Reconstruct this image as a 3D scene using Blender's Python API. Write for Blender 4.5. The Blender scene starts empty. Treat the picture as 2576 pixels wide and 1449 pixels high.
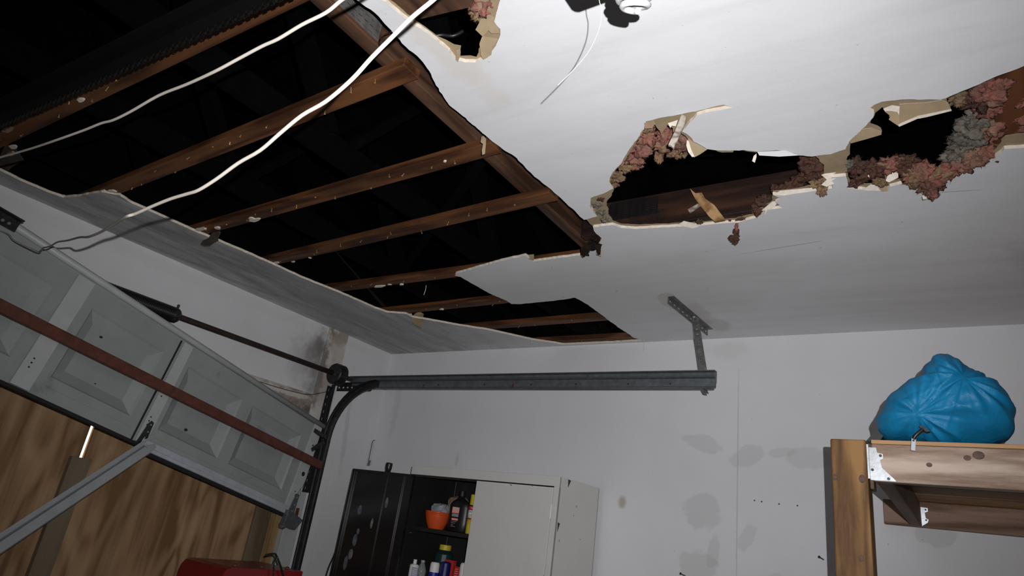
import bpy, bmesh, math, random
from mathutils import Vector, Matrix, noise
from mathutils.geometry import tessellate_polygon
V = Vector
scene = bpy.context.scene
col = scene.collection
# ------------------------------------------------------------------ camera
# rows: camera right, camera down, camera forward, in world axes
# world: x = 0 garage-door wall, y = 0 cabinet wall, z up, floor z = 0
CR = V((0.8309903880983514, 0.5395998403123596, 0.1352293874238404))
CD = V((-0.09055133949059012, 0.37106021751686413, -0.9241832988605656))
CF = V((-0.5488674063966735, 0.7557422360244354, 0.3572089624913903))
FPX, CX, CY = 1635.734765, 1288.0, 724.5
CAM = V((3.559, -3.467, 1.5))
H = 2.69            # ceiling height
cam_d = bpy.data.cameras.new('camera')
cam = bpy.data.objects.new('camera', cam_d)
col.objects.link(cam)
m3 = Matrix((CR, -CD, -CF)).transposed()
cam.matrix_world = Matrix.Translation(CAM) @ m3.to_4x4()
cam_d.sensor_width = 36.0
cam_d.lens = FPX / 2576 * 36
cam_d.clip_start = 0.02
scene.camera = cam
# ------------------------------------------------------------------ world (daylight behind the boarded opening)
wd = bpy.data.worlds.new('world')
scene.world = wd
wd.use_nodes = True
wd.node_tree.nodes['Background'].inputs[0].default_value = (1.0, 0.86, 0.66, 1)
wd.node_tree.nodes['Background'].inputs[1].default_value = 3.2
# ------------------------------------------------------------------ the camera's flash
fl = bpy.data.lights.new('camera_flash', 'SPOT')
fl.energy = 222
fl.shadow_soft_size = 0.003
fl.spot_size = math.radians(112)
fl.spot_blend = 1.0
fl.color = (0.985, 0.985, 1.0)
flo = bpy.data.objects.new('camera_flash', fl)
col.objects.link(flo)
FLASH = CAM + CR * 0.055 - CD * 0.06
flo.matrix_world = Matrix.Translation(FLASH) @ m3.to_4x4()
vs = scene.view_settings
vs.view_transform = 'Standard'
vs.look = 'None'
vs.gamma = 1
vs.use_curve_mapping = False
vs.exposure = 0.0

# ================================================================== helpers
def W(px, py, ax, val):
    """point where the sight line of a photo pixel meets a world plane"""
    d = CR * (px - CX) + CD * (py - CY) + CF * FPX
    return CAM + d * ((val - CAM[ax]) / d[ax])
def Wp(px, py, O, n):
    d = CR * (px - CX) + CD * (py - CY) + CF * FPX
    return CAM + d * ((O - CAM).dot(n) / d.dot(n))
def Wd(px, py, depth):
    return CAM + (CR * (px - CX) + CD * (py - CY) + CF * FPX) * (depth / FPX)
def CE(px, py):
    return W(px, py, 2, H)

class MB:
    def __init__(s):
        s.v = []; s.f = []; s.m = []
    def add(s, vs_, fs, mat=0):
        o = len(s.v)
        s.v += [V(v) for v in vs_]
        for f in fs:
            s.f.append([i + o for i in f]); s.m.append(mat)
        return s
    def hexa(s, p, mat=0):
        return s.add(p, [(0, 3, 2, 1), (4, 5, 6, 7), (0, 1, 5, 4), (1, 2, 6, 5), (2, 3, 7, 6), (3, 0, 4, 7)], mat)
    def box(s, lo, hi, mat=0):
        (a, b, c), (d, e, f) = lo, hi
        return s.hexa([(a, b, c), (d, b, c), (d, e, c), (a, e, c), (a, b, f), (d, b, f), (d, e, f), (a, e, f)], mat)
    def bar(s, a, b, w, h, up=(0, 0, 1), mat=0, taper=1):
        """box from a to b, w across, h along up (centred)"""
        a, b, up = V(a), V(b), V(up)
        t = (b - a).normalized()
        x = t.cross(up).normalized(); y = x.cross(t).normalized()
        x = x * (w / 2); y = y * (h / 2)
        return s.hexa([a - x - y, a + x - y, a + x + y, a - x + y,
                       b - (x + y) * taper, b + (x - y) * taper, b + (x + y) * taper, b - (x - y) * taper], mat)
    def tube(s, pts, r, n=8, mat=0, cap=True):
        pts = [V(p) for p in pts]
        rs = r if isinstance(r, (list, tuple)) else [r] * len(pts)
        o = len(s.v); up = None
        for i, p in enumerate(pts):
            t = (pts[min(i + 1, len(pts) - 1)] - pts[max(i - 1, 0)]).normalized()
            if up is None:
                up = V((0, 0, 1)) if abs(t.z) < .9 else V((1, 0, 0))
            x = t.cross(up).normalized(); up = x.cross(t).normalized()
            for k in range(n):
                a = 2 * math.pi * k / n
                s.v.append(p + (x * math.cos(a) + up * math.sin(a)) * rs[i])
        for i in range(len(pts) - 1):
            for k in range(n):
                k2 = (k + 1) % n
                s.f.append([o + i * n + k, o + (i + 1) * n + k, o + (i + 1) * n + k2, o + i * n + k2]); s.m.append(mat)
        if cap:
            s.f.append([o + k for k in range(n)]); s.m.append(mat)
            e = o + (len(pts) - 1) * n
            s.f.append([e + n - 1 - k for k in range(n)]); s.m.append(mat)
        return s
    def lathe(s, prof, base=(0, 0, 0), axis=(0, 0, 1), n=24, mat=0, sx=1, sy=1):
        """prof: (r, h) pairs"""
        base, ax = V(base), V(axis).normalized()
        x = V((1, 0, 0)) if abs(ax.x) < .8 else V((0, 1, 0))
        x = (x - ax * x.dot(ax)).normalized(); y = ax.cross(x)
        o = len(s.v)
        for r, h in prof:
            for k in range(n):
                a = 2 * math.pi * k / n
                s.v.append(base + ax * h + x * (r * math.cos(a) * sx) + y * (r * math.sin(a) * sy))
        for i in range(len(prof) - 1):
            for k in range(n):
                k2 = (k + 1) % n
                s.f.append([o + i * n + k, o + i * n + k2, o + (i + 1) * n + k2, o + (i + 1) * n + k]); s.m.append(mat)
        if prof[0][0] > 1e-6:
            s.f.append([o + n - 1 - k for k in range(n)]); s.m.append(mat)
        if prof[-1][0] > 1e-6:
            e = o + (len(prof) - 1) * n
            s.f.append([e + k for k in range(n)]); s.m.append(mat)
        return s
    def prism(s, pts, d, mat=0, side=None):
        """polygon (3D, planar) extruded by vector d"""
        n = len(pts); d = V(d)
        pts = [V(p) for p in pts]
        side = mat if side is None else side
        tri = tessellate_polygon([pts])
        o = len(s.v)
        s.v += pts + [p + d for p in pts]
        nrm = (pts[tri[0][1]] - pts[tri[0][0]]).cross(pts[tri[0][2]] - pts[tri[0][0]])
        for t in tri:
            a = [o + i for i in t]; b = [o + n + i for i in t]
            nn = (pts[t[1]] - pts[t[0]]).cross(pts[t[2]] - pts[t[0]])
            if nn.dot(d) > 0: a.reverse()
            else: b.reverse()
            s.f += [a, b]; s.m += [mat, mat]
        for i in range(n):
            j = (i + 1) % n
            s.f.append([o + i, o + j, o + n + j, o + n + i]); s.m.append(side)
        return s
    def sheet(s, grid, mat=0):
        """grid of points [row][col]"""
        o = len(s.v); R = len(grid); Cn = len(grid[0])
        for r in grid: s.v += [V(p) for p in r]
        for i in range(R - 1):
            for j in range(Cn - 1):
                s.f.append([o + i * Cn + j, o + i * Cn + j + 1, o + (i + 1) * Cn + j + 1, o + (i + 1) * Cn + j]); s.m.append(mat)
        return s
    def build(s, name, mats, parent=None, smooth=False, fix=True, bevel=0, solid=0):
        me = bpy.data.meshes.new(name)
        me.from_pydata(s.v, [], s.f)
        if not isinstance(mats, (list, tuple)): mats = [mats]
        for m in mats: me.materials.append(m)
        me.polygons.foreach_set('material_index', s.m)
        if fix:
            bm = bmesh.new(); bm.from_mesh(me)
            bmesh.ops.recalc_face_normals(bm, faces=bm.faces)
            bm.to_mesh(me); bm.free()
        if smooth:
            me.polygons.foreach_set('use_smooth', [True] * len(me.polygons))
        o = bpy.data.objects.new(name, me)
        col.objects.link(o)
        if solid:
            md = o.modifiers.new('solid', 'SOLIDIFY'); md.thickness = solid; md.offset = 0
        if bevel:
            md = o.modifiers.new('bevel', 'BEVEL'); md.width = bevel; md.segments = 2; md.limit_method = 'ANGLE'
            md.angle_limit = math.radians(50)
        if parent is not None: put(o, parent)
        return o

def put(o, parent):
    o.parent = parent
    o.matrix_parent_inverse = parent.matrix_world.inverted()
def tag(o, label=None, cat=None, group=None, kind=None):
    if label: o['label'] = label
    if cat: o['category'] = cat
    if group: o['group'] = group
    if kind: o['kind'] = kind
    return o
def thing(name, loc, label, cat, group=None):
    o = bpy.data.objects.new(name, None)
    col.objects.link(o)
    o.empty_display_size = 0.05
    o.location = loc
    o.matrix_world = Matrix.Translation(V(loc))
    return tag(o, label, cat, group)
def inst(name, src, loc, rot=None, parent=None):
    """another object that shares the mesh of src"""
    o = bpy.data.objects.new(name, src.data if hasattr(src, 'data') else src)
    col.objects.link(o)
    mw = Matrix.Translation(V(loc))
    if rot is not None: mw = mw @ rot.to_4x4()
    o.matrix_world = mw
    if parent is not None: put(o, parent)
    return o
def spline(pts, k=8):
    """Catmull-Rom through the points"""
    pts = [V(p) for p in pts]; out = []
    for i in range(len(pts) - 1):
        p0 = pts[max(i - 1, 0)]; p1 = pts[i]; p2 = pts[i + 1]; p3 = pts[min(i + 2, len(pts) - 1)]
        for j in range(k):
            t = j / k
            out.append(0.5 * ((2 * p1) + (p2 - p0) * t + (2 * p0 - 5 * p1 + 4 * p2 - p3) * t * t + (3 * p1 - p0 - 3 * p2 + p3) * t ** 3))
    out.append(pts[-1])
    return out
rnd = random.Random(7)

# ================================================================== materials
def new_mat(name, rough=.6, metal=0.0, color=(.5, .5, .5)):
    m = bpy.data.materials.new(name); m.use_nodes = True
    nt = m.node_tree; b = nt.nodes['Principled BSDF']
    b.inputs['Roughness'].default_value = rough
    b.inputs['Metallic'].default_value = metal
    b.inputs['Base Color'].default_value = (*color, 1)
    return m, nt, b
def N(nt, typ, **kw):
    n = nt.nodes.new(typ)
    for k, v in kw.items():
        if k.startswith('i_'):
            key = k[2:]
            n.inputs[int(key) if key.isdigit() else key.replace('_', ' ')].default_value = v
        else: setattr(n, k, v)
    return n
def coords(nt, scale=(1, 1, 1), loc=(0, 0, 0), rot=(0, 0, 0)):
    tc = N(nt, 'ShaderNodeTexCoord')
    mp = N(nt, 'ShaderNodeMapping')
    mp.inputs['Scale'].default_value = scale; mp.inputs['Location'].default_value = loc; mp.inputs['Rotation'].default_value = rot
    nt.links.new(tc.outputs['Object'], mp.inputs['Vector'])
    return mp.outputs['Vector']
def nz(nt, vec, scale, detail=4, rough=.5, dist=0):
    n = N(nt, 'ShaderNodeTexNoise')
    n.inputs['Scale'].default_value = scale; n.inputs['Detail'].default_value = detail
    n.inputs['Roughness'].default_value = rough; n.inputs['Distortion'].default_value = dist
    nt.links.new(vec, n.inputs['Vector'])
    return n.outputs['Fac']
def ramp(nt, fac, stops):
    r = N(nt, 'ShaderNodeValToRGB'); e = r.color_ramp.elements
    while len(e) < len(stops): e.new(.5)
    for i, (p, c) in enumerate(stops):
        e[i].position = p
        e[i].color = (*c, 1) if isinstance(c, (tuple, list)) else (c, c, c, 1)
    nt.links.new(fac, r.inputs['Fac'])
    return r.outputs['Color']
def mix(nt, fac, a, b, mode='MIX'):
    n = N(nt, 'ShaderNodeMix', data_type='RGBA', blend_type=mode)
    for sock, v in ((n.inputs[0], fac), (n.inputs[6], a), (n.inputs[7], b)):
        if isinstance(v, (int, float)): sock.default_value = v
        elif isinstance(v, (tuple, list)): sock.default_value = (*v, 1)
        else: nt.links.new(v, sock)
    return n.outputs[2]
def math_(nt, op, a, b=None, clamp=False):
    n = N(nt, 'ShaderNodeMath', operation=op, use_clamp=clamp)
    for s, v in ((n.inputs[0], a), (n.inputs[1], b)):
        if v is None: continue
        if isinstance(v, (int, float)): s.default_value = v
        else: nt.links.new(v, s)
    return n.outputs[0]
def bump(nt, b, h, strength=.3, dist=.01):
    n = N(nt, 'ShaderNodeBump'); n.inputs['Strength'].default_value = strength; n.inputs['Distance'].default_value = dist
    nt.links.new(h, n.inputs['Height']); nt.links.new(n.outputs[0], b.inputs['Normal'])
def blob(nt, vec, c, r, amp=.3, nscale=14, soft=.12, rot=0.0, axis='y'):
    """ragged elliptical mask: 1 inside"""
    mp = N(nt, 'ShaderNodeMapping', vector_type='TEXTURE')
    mp.inputs['Location'].default_value = c; mp.inputs['Scale'].default_value = r
    mp.inputs['Rotation'].default_value = (0, rot, 0) if axis == 'y' else ((rot, 0, 0) if axis == 'x' else (0, 0, rot))
    nt.links.new(vec, mp.inputs['Vector'])
    ln = N(nt, 'ShaderNodeVectorMath', operation='LENGTH'); nt.links.new(mp.outputs[0], ln.inputs[0])
    n = nz(nt, vec, nscale, 4, .6)
    k = math_(nt, 'ADD', ln.outputs['Value'], math_(nt, 'MULTIPLY', math_(nt, 'SUBTRACT', n, .5), amp * 4))
    mr = N(nt, 'ShaderNodeMapRange', interpolation_type='SMOOTHSTEP')
    nt.links.new(k, mr.inputs[0])
    mr.inputs[1].default_value = 1 + soft; mr.inputs[2].default_value = 1 - soft
    return mr.outputs[0]

def plain(name, color, rough=.55, metal=0.0, var=.15, scale=20, bmp=.1, spec=None, dirt=None):
    m, nt, b = new_mat(name, rough, metal)
    vec = coords(nt)
    n = nz(nt, vec, scale, 5, .6)
    lo = tuple(c * (1 - var) for c in color); hi = tuple(min(1, c * (1 + var)) for c in color)
    c = ramp(nt, n, [(.3, lo), (.7, hi)])
    if dirt:
        n2 = nz(nt, vec, dirt[1], 6, .65)
        c = mix(nt, ramp(nt, n2, [(dirt[2], 0.0), (dirt[2] + .12, 1.0)]), c, dirt[0])
    nt.links.new(c, b.inputs['Base Color'])
    if bmp: bump(nt, b, n, bmp, .004)
    if spec is not None: b.inputs['Specular IOR Level'].default_value = spec
    return m
def wood(name, dark, light, axis=0, scale=1.0, rough=.7, rings=26.0, knots=False, bmp=.25, char=None, var=1.0):
    """long grain along the given world axis, contour-line figure"""
    m, nt, b = new_mat(name, rough)
    s = [5.0, 5.0, 5.0]; s[axis] = .55
    vec = coords(nt, tuple(k * scale for k in s))
    oi = N(nt, 'ShaderNodeObjectInfo')
    av = N(nt, 'ShaderNodeVectorMath', operation='ADD'); nt.links.new(vec, av.inputs[0])
    cb = N(nt, 'ShaderNodeCombineXYZ')
    rr = math_(nt, 'MULTIPLY', oi.outputs['Random'], 37.0)
    for i in range(3): nt.links.new(rr, cb.inputs[i])
    nt.links.new(cb.outputs[0], av.inputs[1]); vec = av.outputs[0]
    n = nz(nt, vec, 1.2, 2, .45)
    w = math_(nt, 'SINE', math_(nt, 'MULTIPLY', n, rings * 2))
    w = math_(nt, 'MULTIPLY_ADD', w, .5); nt.nodes[-1].inputs[2].default_value = .5
    fine = nz(nt, vec, 9.0, 5, .7)
    f = math_(nt, 'ADD', math_(nt, 'MULTIPLY', w, .5 * var), math_(nt, 'MULTIPLY', fine, .6))
    c = ramp(nt, f, [(.25, dark), (.78, light)])
    big = nz(nt, vec, .5, 3, .5)
    c = mix(nt, ramp(nt, big, [(.35, .0), (.75, .5)]), c, tuple(k * .55 for k in dark))
    if char:
        v2 = coords(nt)
        c = mix(nt, ramp(nt, nz(nt, v2, char[1], 5, .6), [(char[2], 0.0), (char[2] + .2, 1.0)]), c, char[0])
    nt.links.new(c, b.inputs['Base Color'])
    bump(nt, b, f, bmp, .004)
    b.inputs['Specular IOR Level'].default_value = .3
    return m
def plaster(name, base, stains=(), mott=.05, streak=None, lines=(), soot=None, rough=.75, scale=2.2):
    m, nt, b = new_mat(name, rough)
    vec = coords(nt)
    n1 = nz(nt, vec, scale, 6, .6, .4)
    c = ramp(nt, n1, [(.3, tuple(k * (1 - mott) for k in base)), (.7, tuple(min(1, k * (1 + mott)) for k in base))])
    if streak:
        sv = coords(nt, streak[0], rot=streak[3] if len(streak) > 3 else (0, 0, 0))
        s1 = nz(nt, sv, 1.0, 7, .65, .6)
        c = mix(nt, ramp(nt, s1, [(.48, 0.0), (.72, streak[2])]), c, streak[1])
    if soot:
        mk = blob(nt, vec, soot[0], soot[1], amp=.5, nscale=2.5, soft=.5, axis='z')
        sv = coords(nt, soot[2], rot=soot[4])
        s2 = ramp(nt, nz(nt, sv, 1.0, 7, .68, .8), [(.36, 0.0), (.62, .8)])
        c = mix(nt, math_(nt, 'MULTIPLY', mk, s2), c, soot[3])
    for st in stains:
        cc, rr, colr, op = st[:4]; kw = st[4] if len(st) > 4 else {}
        mk = blob(nt, vec, cc, rr, **kw)
        mk = math_(nt, 'MULTIPLY', mk, op)
        c = mix(nt, mk, c, colr)
    # tiny specks
    sp = nz(nt, vec, 55, 2, .5)
    c = mix(nt, ramp(nt, sp, [(.745, 0.0), (.77, .55)]), c, tuple(k * .45 for k in base))
    nt.links.new(c, b.inputs['Base Color'])
    h = nz(nt, vec, 9, 6, .6)
    bump(nt, b, h, .12, .01)
    b.inputs['Specular IOR Level'].default_value = .25
    return m

white = (.72, .715, .73)
grey_patch = (.47, .47, .465)
B = {}
# ---- cabinet wall: sanded patches, seam, small stains (all flat paint marks)
rw = [((2.43, 0, 2.11), (.10, .2, .045), grey_patch, 0.34, dict(amp=.35, rot=.25)),
      ((2.66, 0, 2.055), (.10, .2, .048), grey_patch, 0.34, dict(amp=.25, rot=-.45)),
      ((2.82, 0, 2.08), (.07, .2, .024), grey_patch, 0.31, dict(amp=.3, rot=-.1)),
      ((2.95, 0, 2.06), (.11, .2, .05), grey_patch, 0.31, dict(amp=.25)),
      ((2.44, 0, 1.765), (.095, .2, .085), grey_patch, 0.37, dict(amp=.3)),
      ((2.66, 0, 1.66), (.035, .2, .075), grey_patch, 0.31, dict(amp=.3, rot=.45)),
      ((2.50, 0, 1.58), (.03, .2, .075), grey_patch, 0.34, dict(amp=.35, rot=.15)),
      ((2.42, 0, 1.49), (.10, .2, .08), grey_patch, 0.37, dict(amp=.35)),
      ((2.80, 0, 1.47), (.06, .2, .05), grey_patch, 0.25, dict(amp=.35)),
      ((3.44, 0, 1.76), (.07, .2, .045), grey_patch, 0.37, dict(amp=.35)),
      ((1.993, 0, 1.773), (.022, .2, .028), (.33, .25, .16), .6, dict(amp=.3, soft=.6)),
      ((2.612, 0, 1.95), (.0035, .2, .55), (.42, .42, .43), .5, dict(amp=.25, nscale=40)),
      ((.80, 0, 1.93), (.012, .2, .05), (.5, .46, .47), .5, dict(amp=.5, soft=.5)),
      ((2.57, 0, 2.62), (.10, .2, .05), (.60, .60, .59), .45, dict(amp=.5, soft=.5)),
      ((.16, 0, 2.25), (.03, .2, .2), (.52, .5, .5), .35, dict(amp=.4, soft=.5))]
B['wall_right'] = plaster('painted cabinet wall', white, rw, .035)
soot = (.075, .062, .055)
lw = [((0, -.70, 2.53), (.2, .055, .10), soot, .7, dict(amp=.5, soft=.8, axis='x', rot=-.3)),
      ((0, -.66, 2.38), (.2, .045, .20), (.10, .08, .065), .6, dict(amp=.6, soft=.8, axis='x')),
      ((0, -.76, 2.42), (.2, .10, .13), (.3, .28, .27), .5, dict(amp=.6, soft=.9, axis='x')),
      ((0, -1.6, 2.64), (.2, 1.2, .035), (.62, .60, .57), .4, dict(amp=.5, soft=.6, axis='x')),
      ((0, -.28, 2.05), (.2, .02, .25), (.40, .38, .38), .35, dict(amp=.5, soft=.5, axis='x', rot=.1))]
B['wall_left'] = plaster('painted door wall', (.68, .67, .68), lw, .05)
B['trim_stained'] = plaster('mould stained trim', (.60, .57, .53),
    [((0, -.54, 2.645), (.3, .09, .05), (.20, .13, .075), .65, dict(amp=.5, soft=.4, axis='x')),
     ((0, -.625, 2.38), (.3, .03, .3), (.11, .085, .07), .75, dict(amp=.8, soft=.6, nscale=22, axis='x')),
     ((0, -.52, 2.55), (.3, .06, .12), (.42, .36, .31), .5, dict(amp=.7, soft=.5, axis='x')),
     ((0, -.56, 2.3), (.3, .05, .12), (.33, .28, .25), .55, dict(amp=.7, soft=.5, axis='x'))], .12, scale=9)
B['header_peel'] = plaster('water damaged header paint', (.50, .46, .42),
    [((0, -.75, 2.16), (.3, .3, .055), (.22, .15, .11), .7, dict(amp=.7, soft=.4, nscale=16, axis='x')),
     ((0, -.68, 2.09), (.3, .16, .04), (.10, .075, .06), .75, dict(amp=.9, soft=.4, nscale=26, axis='x')),
     ((0, -.95, 2.18), (.3, .3, .02), (.62, .58, .55), .8, dict(amp=.6, soft=.3, axis='x'))], .18, scale=8)
# ---- ceiling paint: sooty brush streaks, bare-paper scars where the hanger was moved
kraft = (.30, .225, .135)
cs = [((2.44, -.60, H), (.05, .11, .2), (.46, .40, .34), .7, dict(amp=.25, axis='z', rot=.15, soft=.1)),
      ((2.53, -.42, H), (.04, .16, .2), (.50, .465, .43), .6, dict(amp=.3, axis='z', soft=.3)),
      ((2.56, -.22, H), (.06, .11, .2), (.50, .47, .44), .6, dict(amp=.3, axis='z', soft=.3)),
      ((.30, -1.6, H), (.34, 1.7, .3), (.33, .325, .32), .45, dict(amp=.55, nscale=3.5, axis='z', soft=.6)),
      ((.55, -.55, H), (.7, .55, .3), (.42, .415, .41), .45, dict(amp=.6, nscale=3, axis='z', soft=.6)),
      ((3.05, -1.05, H), (.16, .004, .3), (.30, .30, .31), .5, dict(amp=.3, nscale=30, axis='z', rot=-.1)),
      ((3.62, -1.30, H), (.07, .003, .3), (.30, .30, .31), .5, dict(amp=.3, nscale=30, axis='z', rot=.2)),
      ((3.9, -.75, H), (.14, .12, .3), (.42, .43, .44), .35, dict(amp=.6, nscale=14, axis='z', soft=.5)),
      ((2.2, -.75, H), (.75, .45, .3), (.56, .555, .55), .5, dict(amp=.6, nscale=3, axis='z', soft=.6)),
      ((2.2, -2.0, H), (.16, .5, .3), (.58, .55, .52), .5, dict(amp=.6, nscale=4, axis='z', soft=.7)),
      ((2.52, -2.50, H), (.06, .25, .3), (.62, .57, .51), .6, dict(amp=.4, nscale=12, axis='z', soft=.4))]
B['ceiling'] = plaster('painted drywall ceiling', (.70, .70, .715), cs, .04, soot=((.35, -1.3, H), (.75, 2.2, .5), (9, 1.6, 1), (.20, .195, .19), (0, 0, -.15)),
                       streak=((.9, 7.0, 1), (.54, .54, .545), .42, (0, 0, -.12)))
B['gypsum'] = plain('broken gypsum core', (.72, .64, .55), .9, var=.14, scale=60, bmp=.4)
B['kraft'] = plain('torn kraft paper', kraft, .85, var=.16, scale=14, bmp=.15)
B['kraft_dark'] = plain('scorched kraft paper', (.042, .032, .024), .9, var=.4, scale=20, bmp=.2)
B['soot_rag'] = plain('burnt paper rag', (.016, .012, .009), .9, 0, .5, 40, .3, spec=.05)
B['strip_wood'] = wood('furring strip pine', (.045, .016, .006), (.160, .064, .024), 0, 1.6, .6, 14, char=((.03, .014, .008), 1.7, .56))
B['chord_wood'] = wood('smoked chord pine', (.034, .016, .009), (.120, .060, .034), 1, 1.6, .6, 12, char=((.013, .009, .008), 2.0, .52))
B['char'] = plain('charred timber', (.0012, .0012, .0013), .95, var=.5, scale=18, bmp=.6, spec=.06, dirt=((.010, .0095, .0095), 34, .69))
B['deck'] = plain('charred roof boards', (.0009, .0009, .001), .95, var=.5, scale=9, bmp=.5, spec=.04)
B['joist_x'] = wood('brown attic beam', (.014, .006, .004), (.062, .026, .015), 0, 1.8, .6, 12, char=((.004, .0035, .0035), 4.0, .48))
B['red_wood'] = wood('red brown chord', (.085, .030, .012), (.175, .068, .028), 1, 1.4, .6, 10)
B['splinter'] = wood('fresh split pine', (.22, .115, .04), (.50, .31, .15), 1, 2.0, .7, 12)
B['old_splinter'] = wood('grey split lath', (.16, .12, .09), (.50, .44, .38), 1, 3.0, .8, 14)
B['galv'] = plain('dull galvanized steel', (.16, .175, .185), .45, .55, .25, 40, .15, dirt=((.42, .44, .45), 75, .66))
B['galv_light'] = plain('bright galvanized steel', (.42, .44, .46), .38, .7, .2, 30, .1)
B['galv_bracket'] = plain('weathered hanger steel', (.17, .165, .16), .55, .45, .35, 30, .2, dirt=((.40, .39, .37), 60, .62))
B['galv_dark'] = plain('dark oily steel', (.035, .036, .038), .45, .5, .4, 40, .2)
B['rust_bar'] = plain('rust red primer', (.105, .030, .020), .6, .0, .35, 25, .15, dirt=((.20, .10, .075), 45, .70))
B['shaft'] = plain('rusty shaft steel', (.040, .024, .019), .6, .2, .35, 40, .2)
B['black'] = plain('black paint', (.008, .008, .009), .4, 0, .3, 20, .05)
B['black_matte'] = plain('black plastic', (.010, .010, .011), .55, 0, .3, 20, .05)
B['rail'] = plain('sooty rail paint', (.0016, .0016, .0017), .7, 0, .4, 20, .1, spec=.15)
B['chain'] = plain('sooty chain steel', (.006, .0055, .005), .45, .3, .5, 60, .1)
B['door'] = plain('grey green door paint', (.30, .325, .31), .45, 0, .07, 6, .05, dirt=((.21, .225, .215), 5, .62))
B['door_light'] = plain('pale grey stile paint', (.45, .46, .455), .45, 0, .08, 9, .05, dirt=((.24, .20, .16), 14, .70))
B['alu'] = plain('aluminium retainer', (.44, .46, .50), .38, .1, .12, 20, .05)
B['rubber'] = plain('black rubber seal', (.012, .011, .011), .8)
B['strut'] = plain('zinc strut', (.34, .36, .37), .42, .1, .10, 12, .06)
B['cab_white'] = plain('off white cabinet enamel', (.64, .625, .60), .42, 0, .03, 6, .02, dirt=((.10, .075, .05), 26, .755))
B['cab_black'] = plain('black gloss enamel', (.010, .010, .011), .22, 0, .3, 9, .04)
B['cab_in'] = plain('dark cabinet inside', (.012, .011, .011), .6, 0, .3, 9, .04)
B['orange'] = plain('orange plastic', (.62, .085, .020), .35, 0, .06, 8, 0)
B['yellow'] = plain('yellow plastic', (.62, .50, .035), .4, 0, .06, 8, 0)
B['red'] = plain('red enamel', (.19, .006, .008), .3, 0, .12, 7, .02)
B['red_print'] = plain('red print', (.55, .03, .035), .45, 0, .05)
B['label_white'] = plain('white print', (.75, .74, .71), .5, 0, .04)
B['label_cream'] = plain('cream print', (.62, .57, .42), .5, 0, .04)
B['ink'] = plain('black ink', (.012, .012, .012), .5, 0, .1)
B['blue_print'] = plain('blue print', (.012, .022, .28), .35, 0, .1)
B['navy'] = plain('navy print', (.010, .012, .11), .35, 0, .1)
B['green_dark'] = plain('dark green plastic', (.008, .035, .034), .35, 0, .1)
B['coral'] = plain('coral print', (.62, .13, .075), .5, 0, .08)
B['brownbag'] = plain('brown paper', (.30, .20, .13), .8, 0, .2, 14, .2)
B['greybag'] = plain('grey film', (.33, .34, .36), .25, 0, .3, 18, .5)
B['emblem'] = plain('grey emblem print', (.30, .22, .20), .5)
B['cfl'] = plain('white bulb glass', (.42, .415, .41), .3, 0, .02, 8, 0)
B['wire'] = plain('white cable jacket', (.36, .325, .285), .5, 0, .06, 10, .02)
B['nail'] = plain('brass coated nail', (.42, .26, .10), .45, .4, .3, 60, 0)
B['nail_dark'] = plain('dark steel nail', (.05, .05, .05), .5, .5)
B['concrete'] = plain('grey concrete floor', (.30, .29, .28), .8, 0, .15, 4, .15)
B['foam_pink'] = None
B['post'] = wood('treated pine post', (.10, .045, .013), (.31, .165, .055), 2, 2.2, .65, 10, var=1.3)
B['beam'] = wood('weathered pine beam', (.22, .135, .09), (.57, .45, .365), 0, 2.0, .65, 10, char=((.13, .085, .06), 6, .64))
B['ledger'] = wood('pinkish pine ledger', (.13, .068, .042), (.33, .21, .15), 0, 2.0, .65, 10, char=((.07, .045, .03), 7, .62))
B['loft_deck'] = wood('loft deck plywood', (.30, .145, .065), (.52, .30, .15), 0, 1.0, .65, 9)
B['joist_y'] = wood('brown loft joist', (.10, .06, .04), (.24, .155, .105), 1, 1.0, .65, 14)
B['board_z'] = wood('weathered board', (.115, .085, .052), (.205, .16, .105), 2, 1.0, .75, 8)
B['stud_z'] = wood('plain yellow stud', (.24, .145, .055), (.42, .28, .12), 2, 1.0, .7, 8)

def insul(name, a, b_, c):
    m, nt, bs = new_mat(name, .95)
    vec = coords(nt)
    n = nz(nt, vec, 16, 5, .65); n2 = nz(nt, vec, 60, 4, .7); n3 = nz(nt, vec, 9, 4, .6)
    cc = ramp(nt, n, [(.33, a), (.52, b_), (.68, c)])
    cc = mix(nt, ramp(nt, n3, [(.46, 0.0), (.62, .85)]), cc, (.060, .045, .038))
    cc = mix(nt, .35, cc, ramp(nt, n2, [(.3, tuple(k * .4 for k in b_)), (.7, tuple(min(1, k * 1.4) for k in b_))]))
    nt.links.new(cc, bs.inputs['Base Color'])
    bump(nt, bs, n2, .9, .01)
    bs.inputs['Specular IOR Level'].default_value = .05
    return m
B['ins_pink'] = insul('pink glass wool', (.33, .10, .075), (.25, .115, .088), (.30, .20, .13))
B['ins_tan'] = insul('scorched glass wool', (.20, .125, .075), (.26, .175, .10), (.24, .10, .075))
B['ins_grey'] = insul('grey glass wool', (.27, .25, .205), (.15, .135, .11), (.33, .29, .22))
B['ins_dark'] = insul('sooty glass wool', (.060, .038, .030), (.105, .050, .037), (.050, .040, .033))

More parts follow.
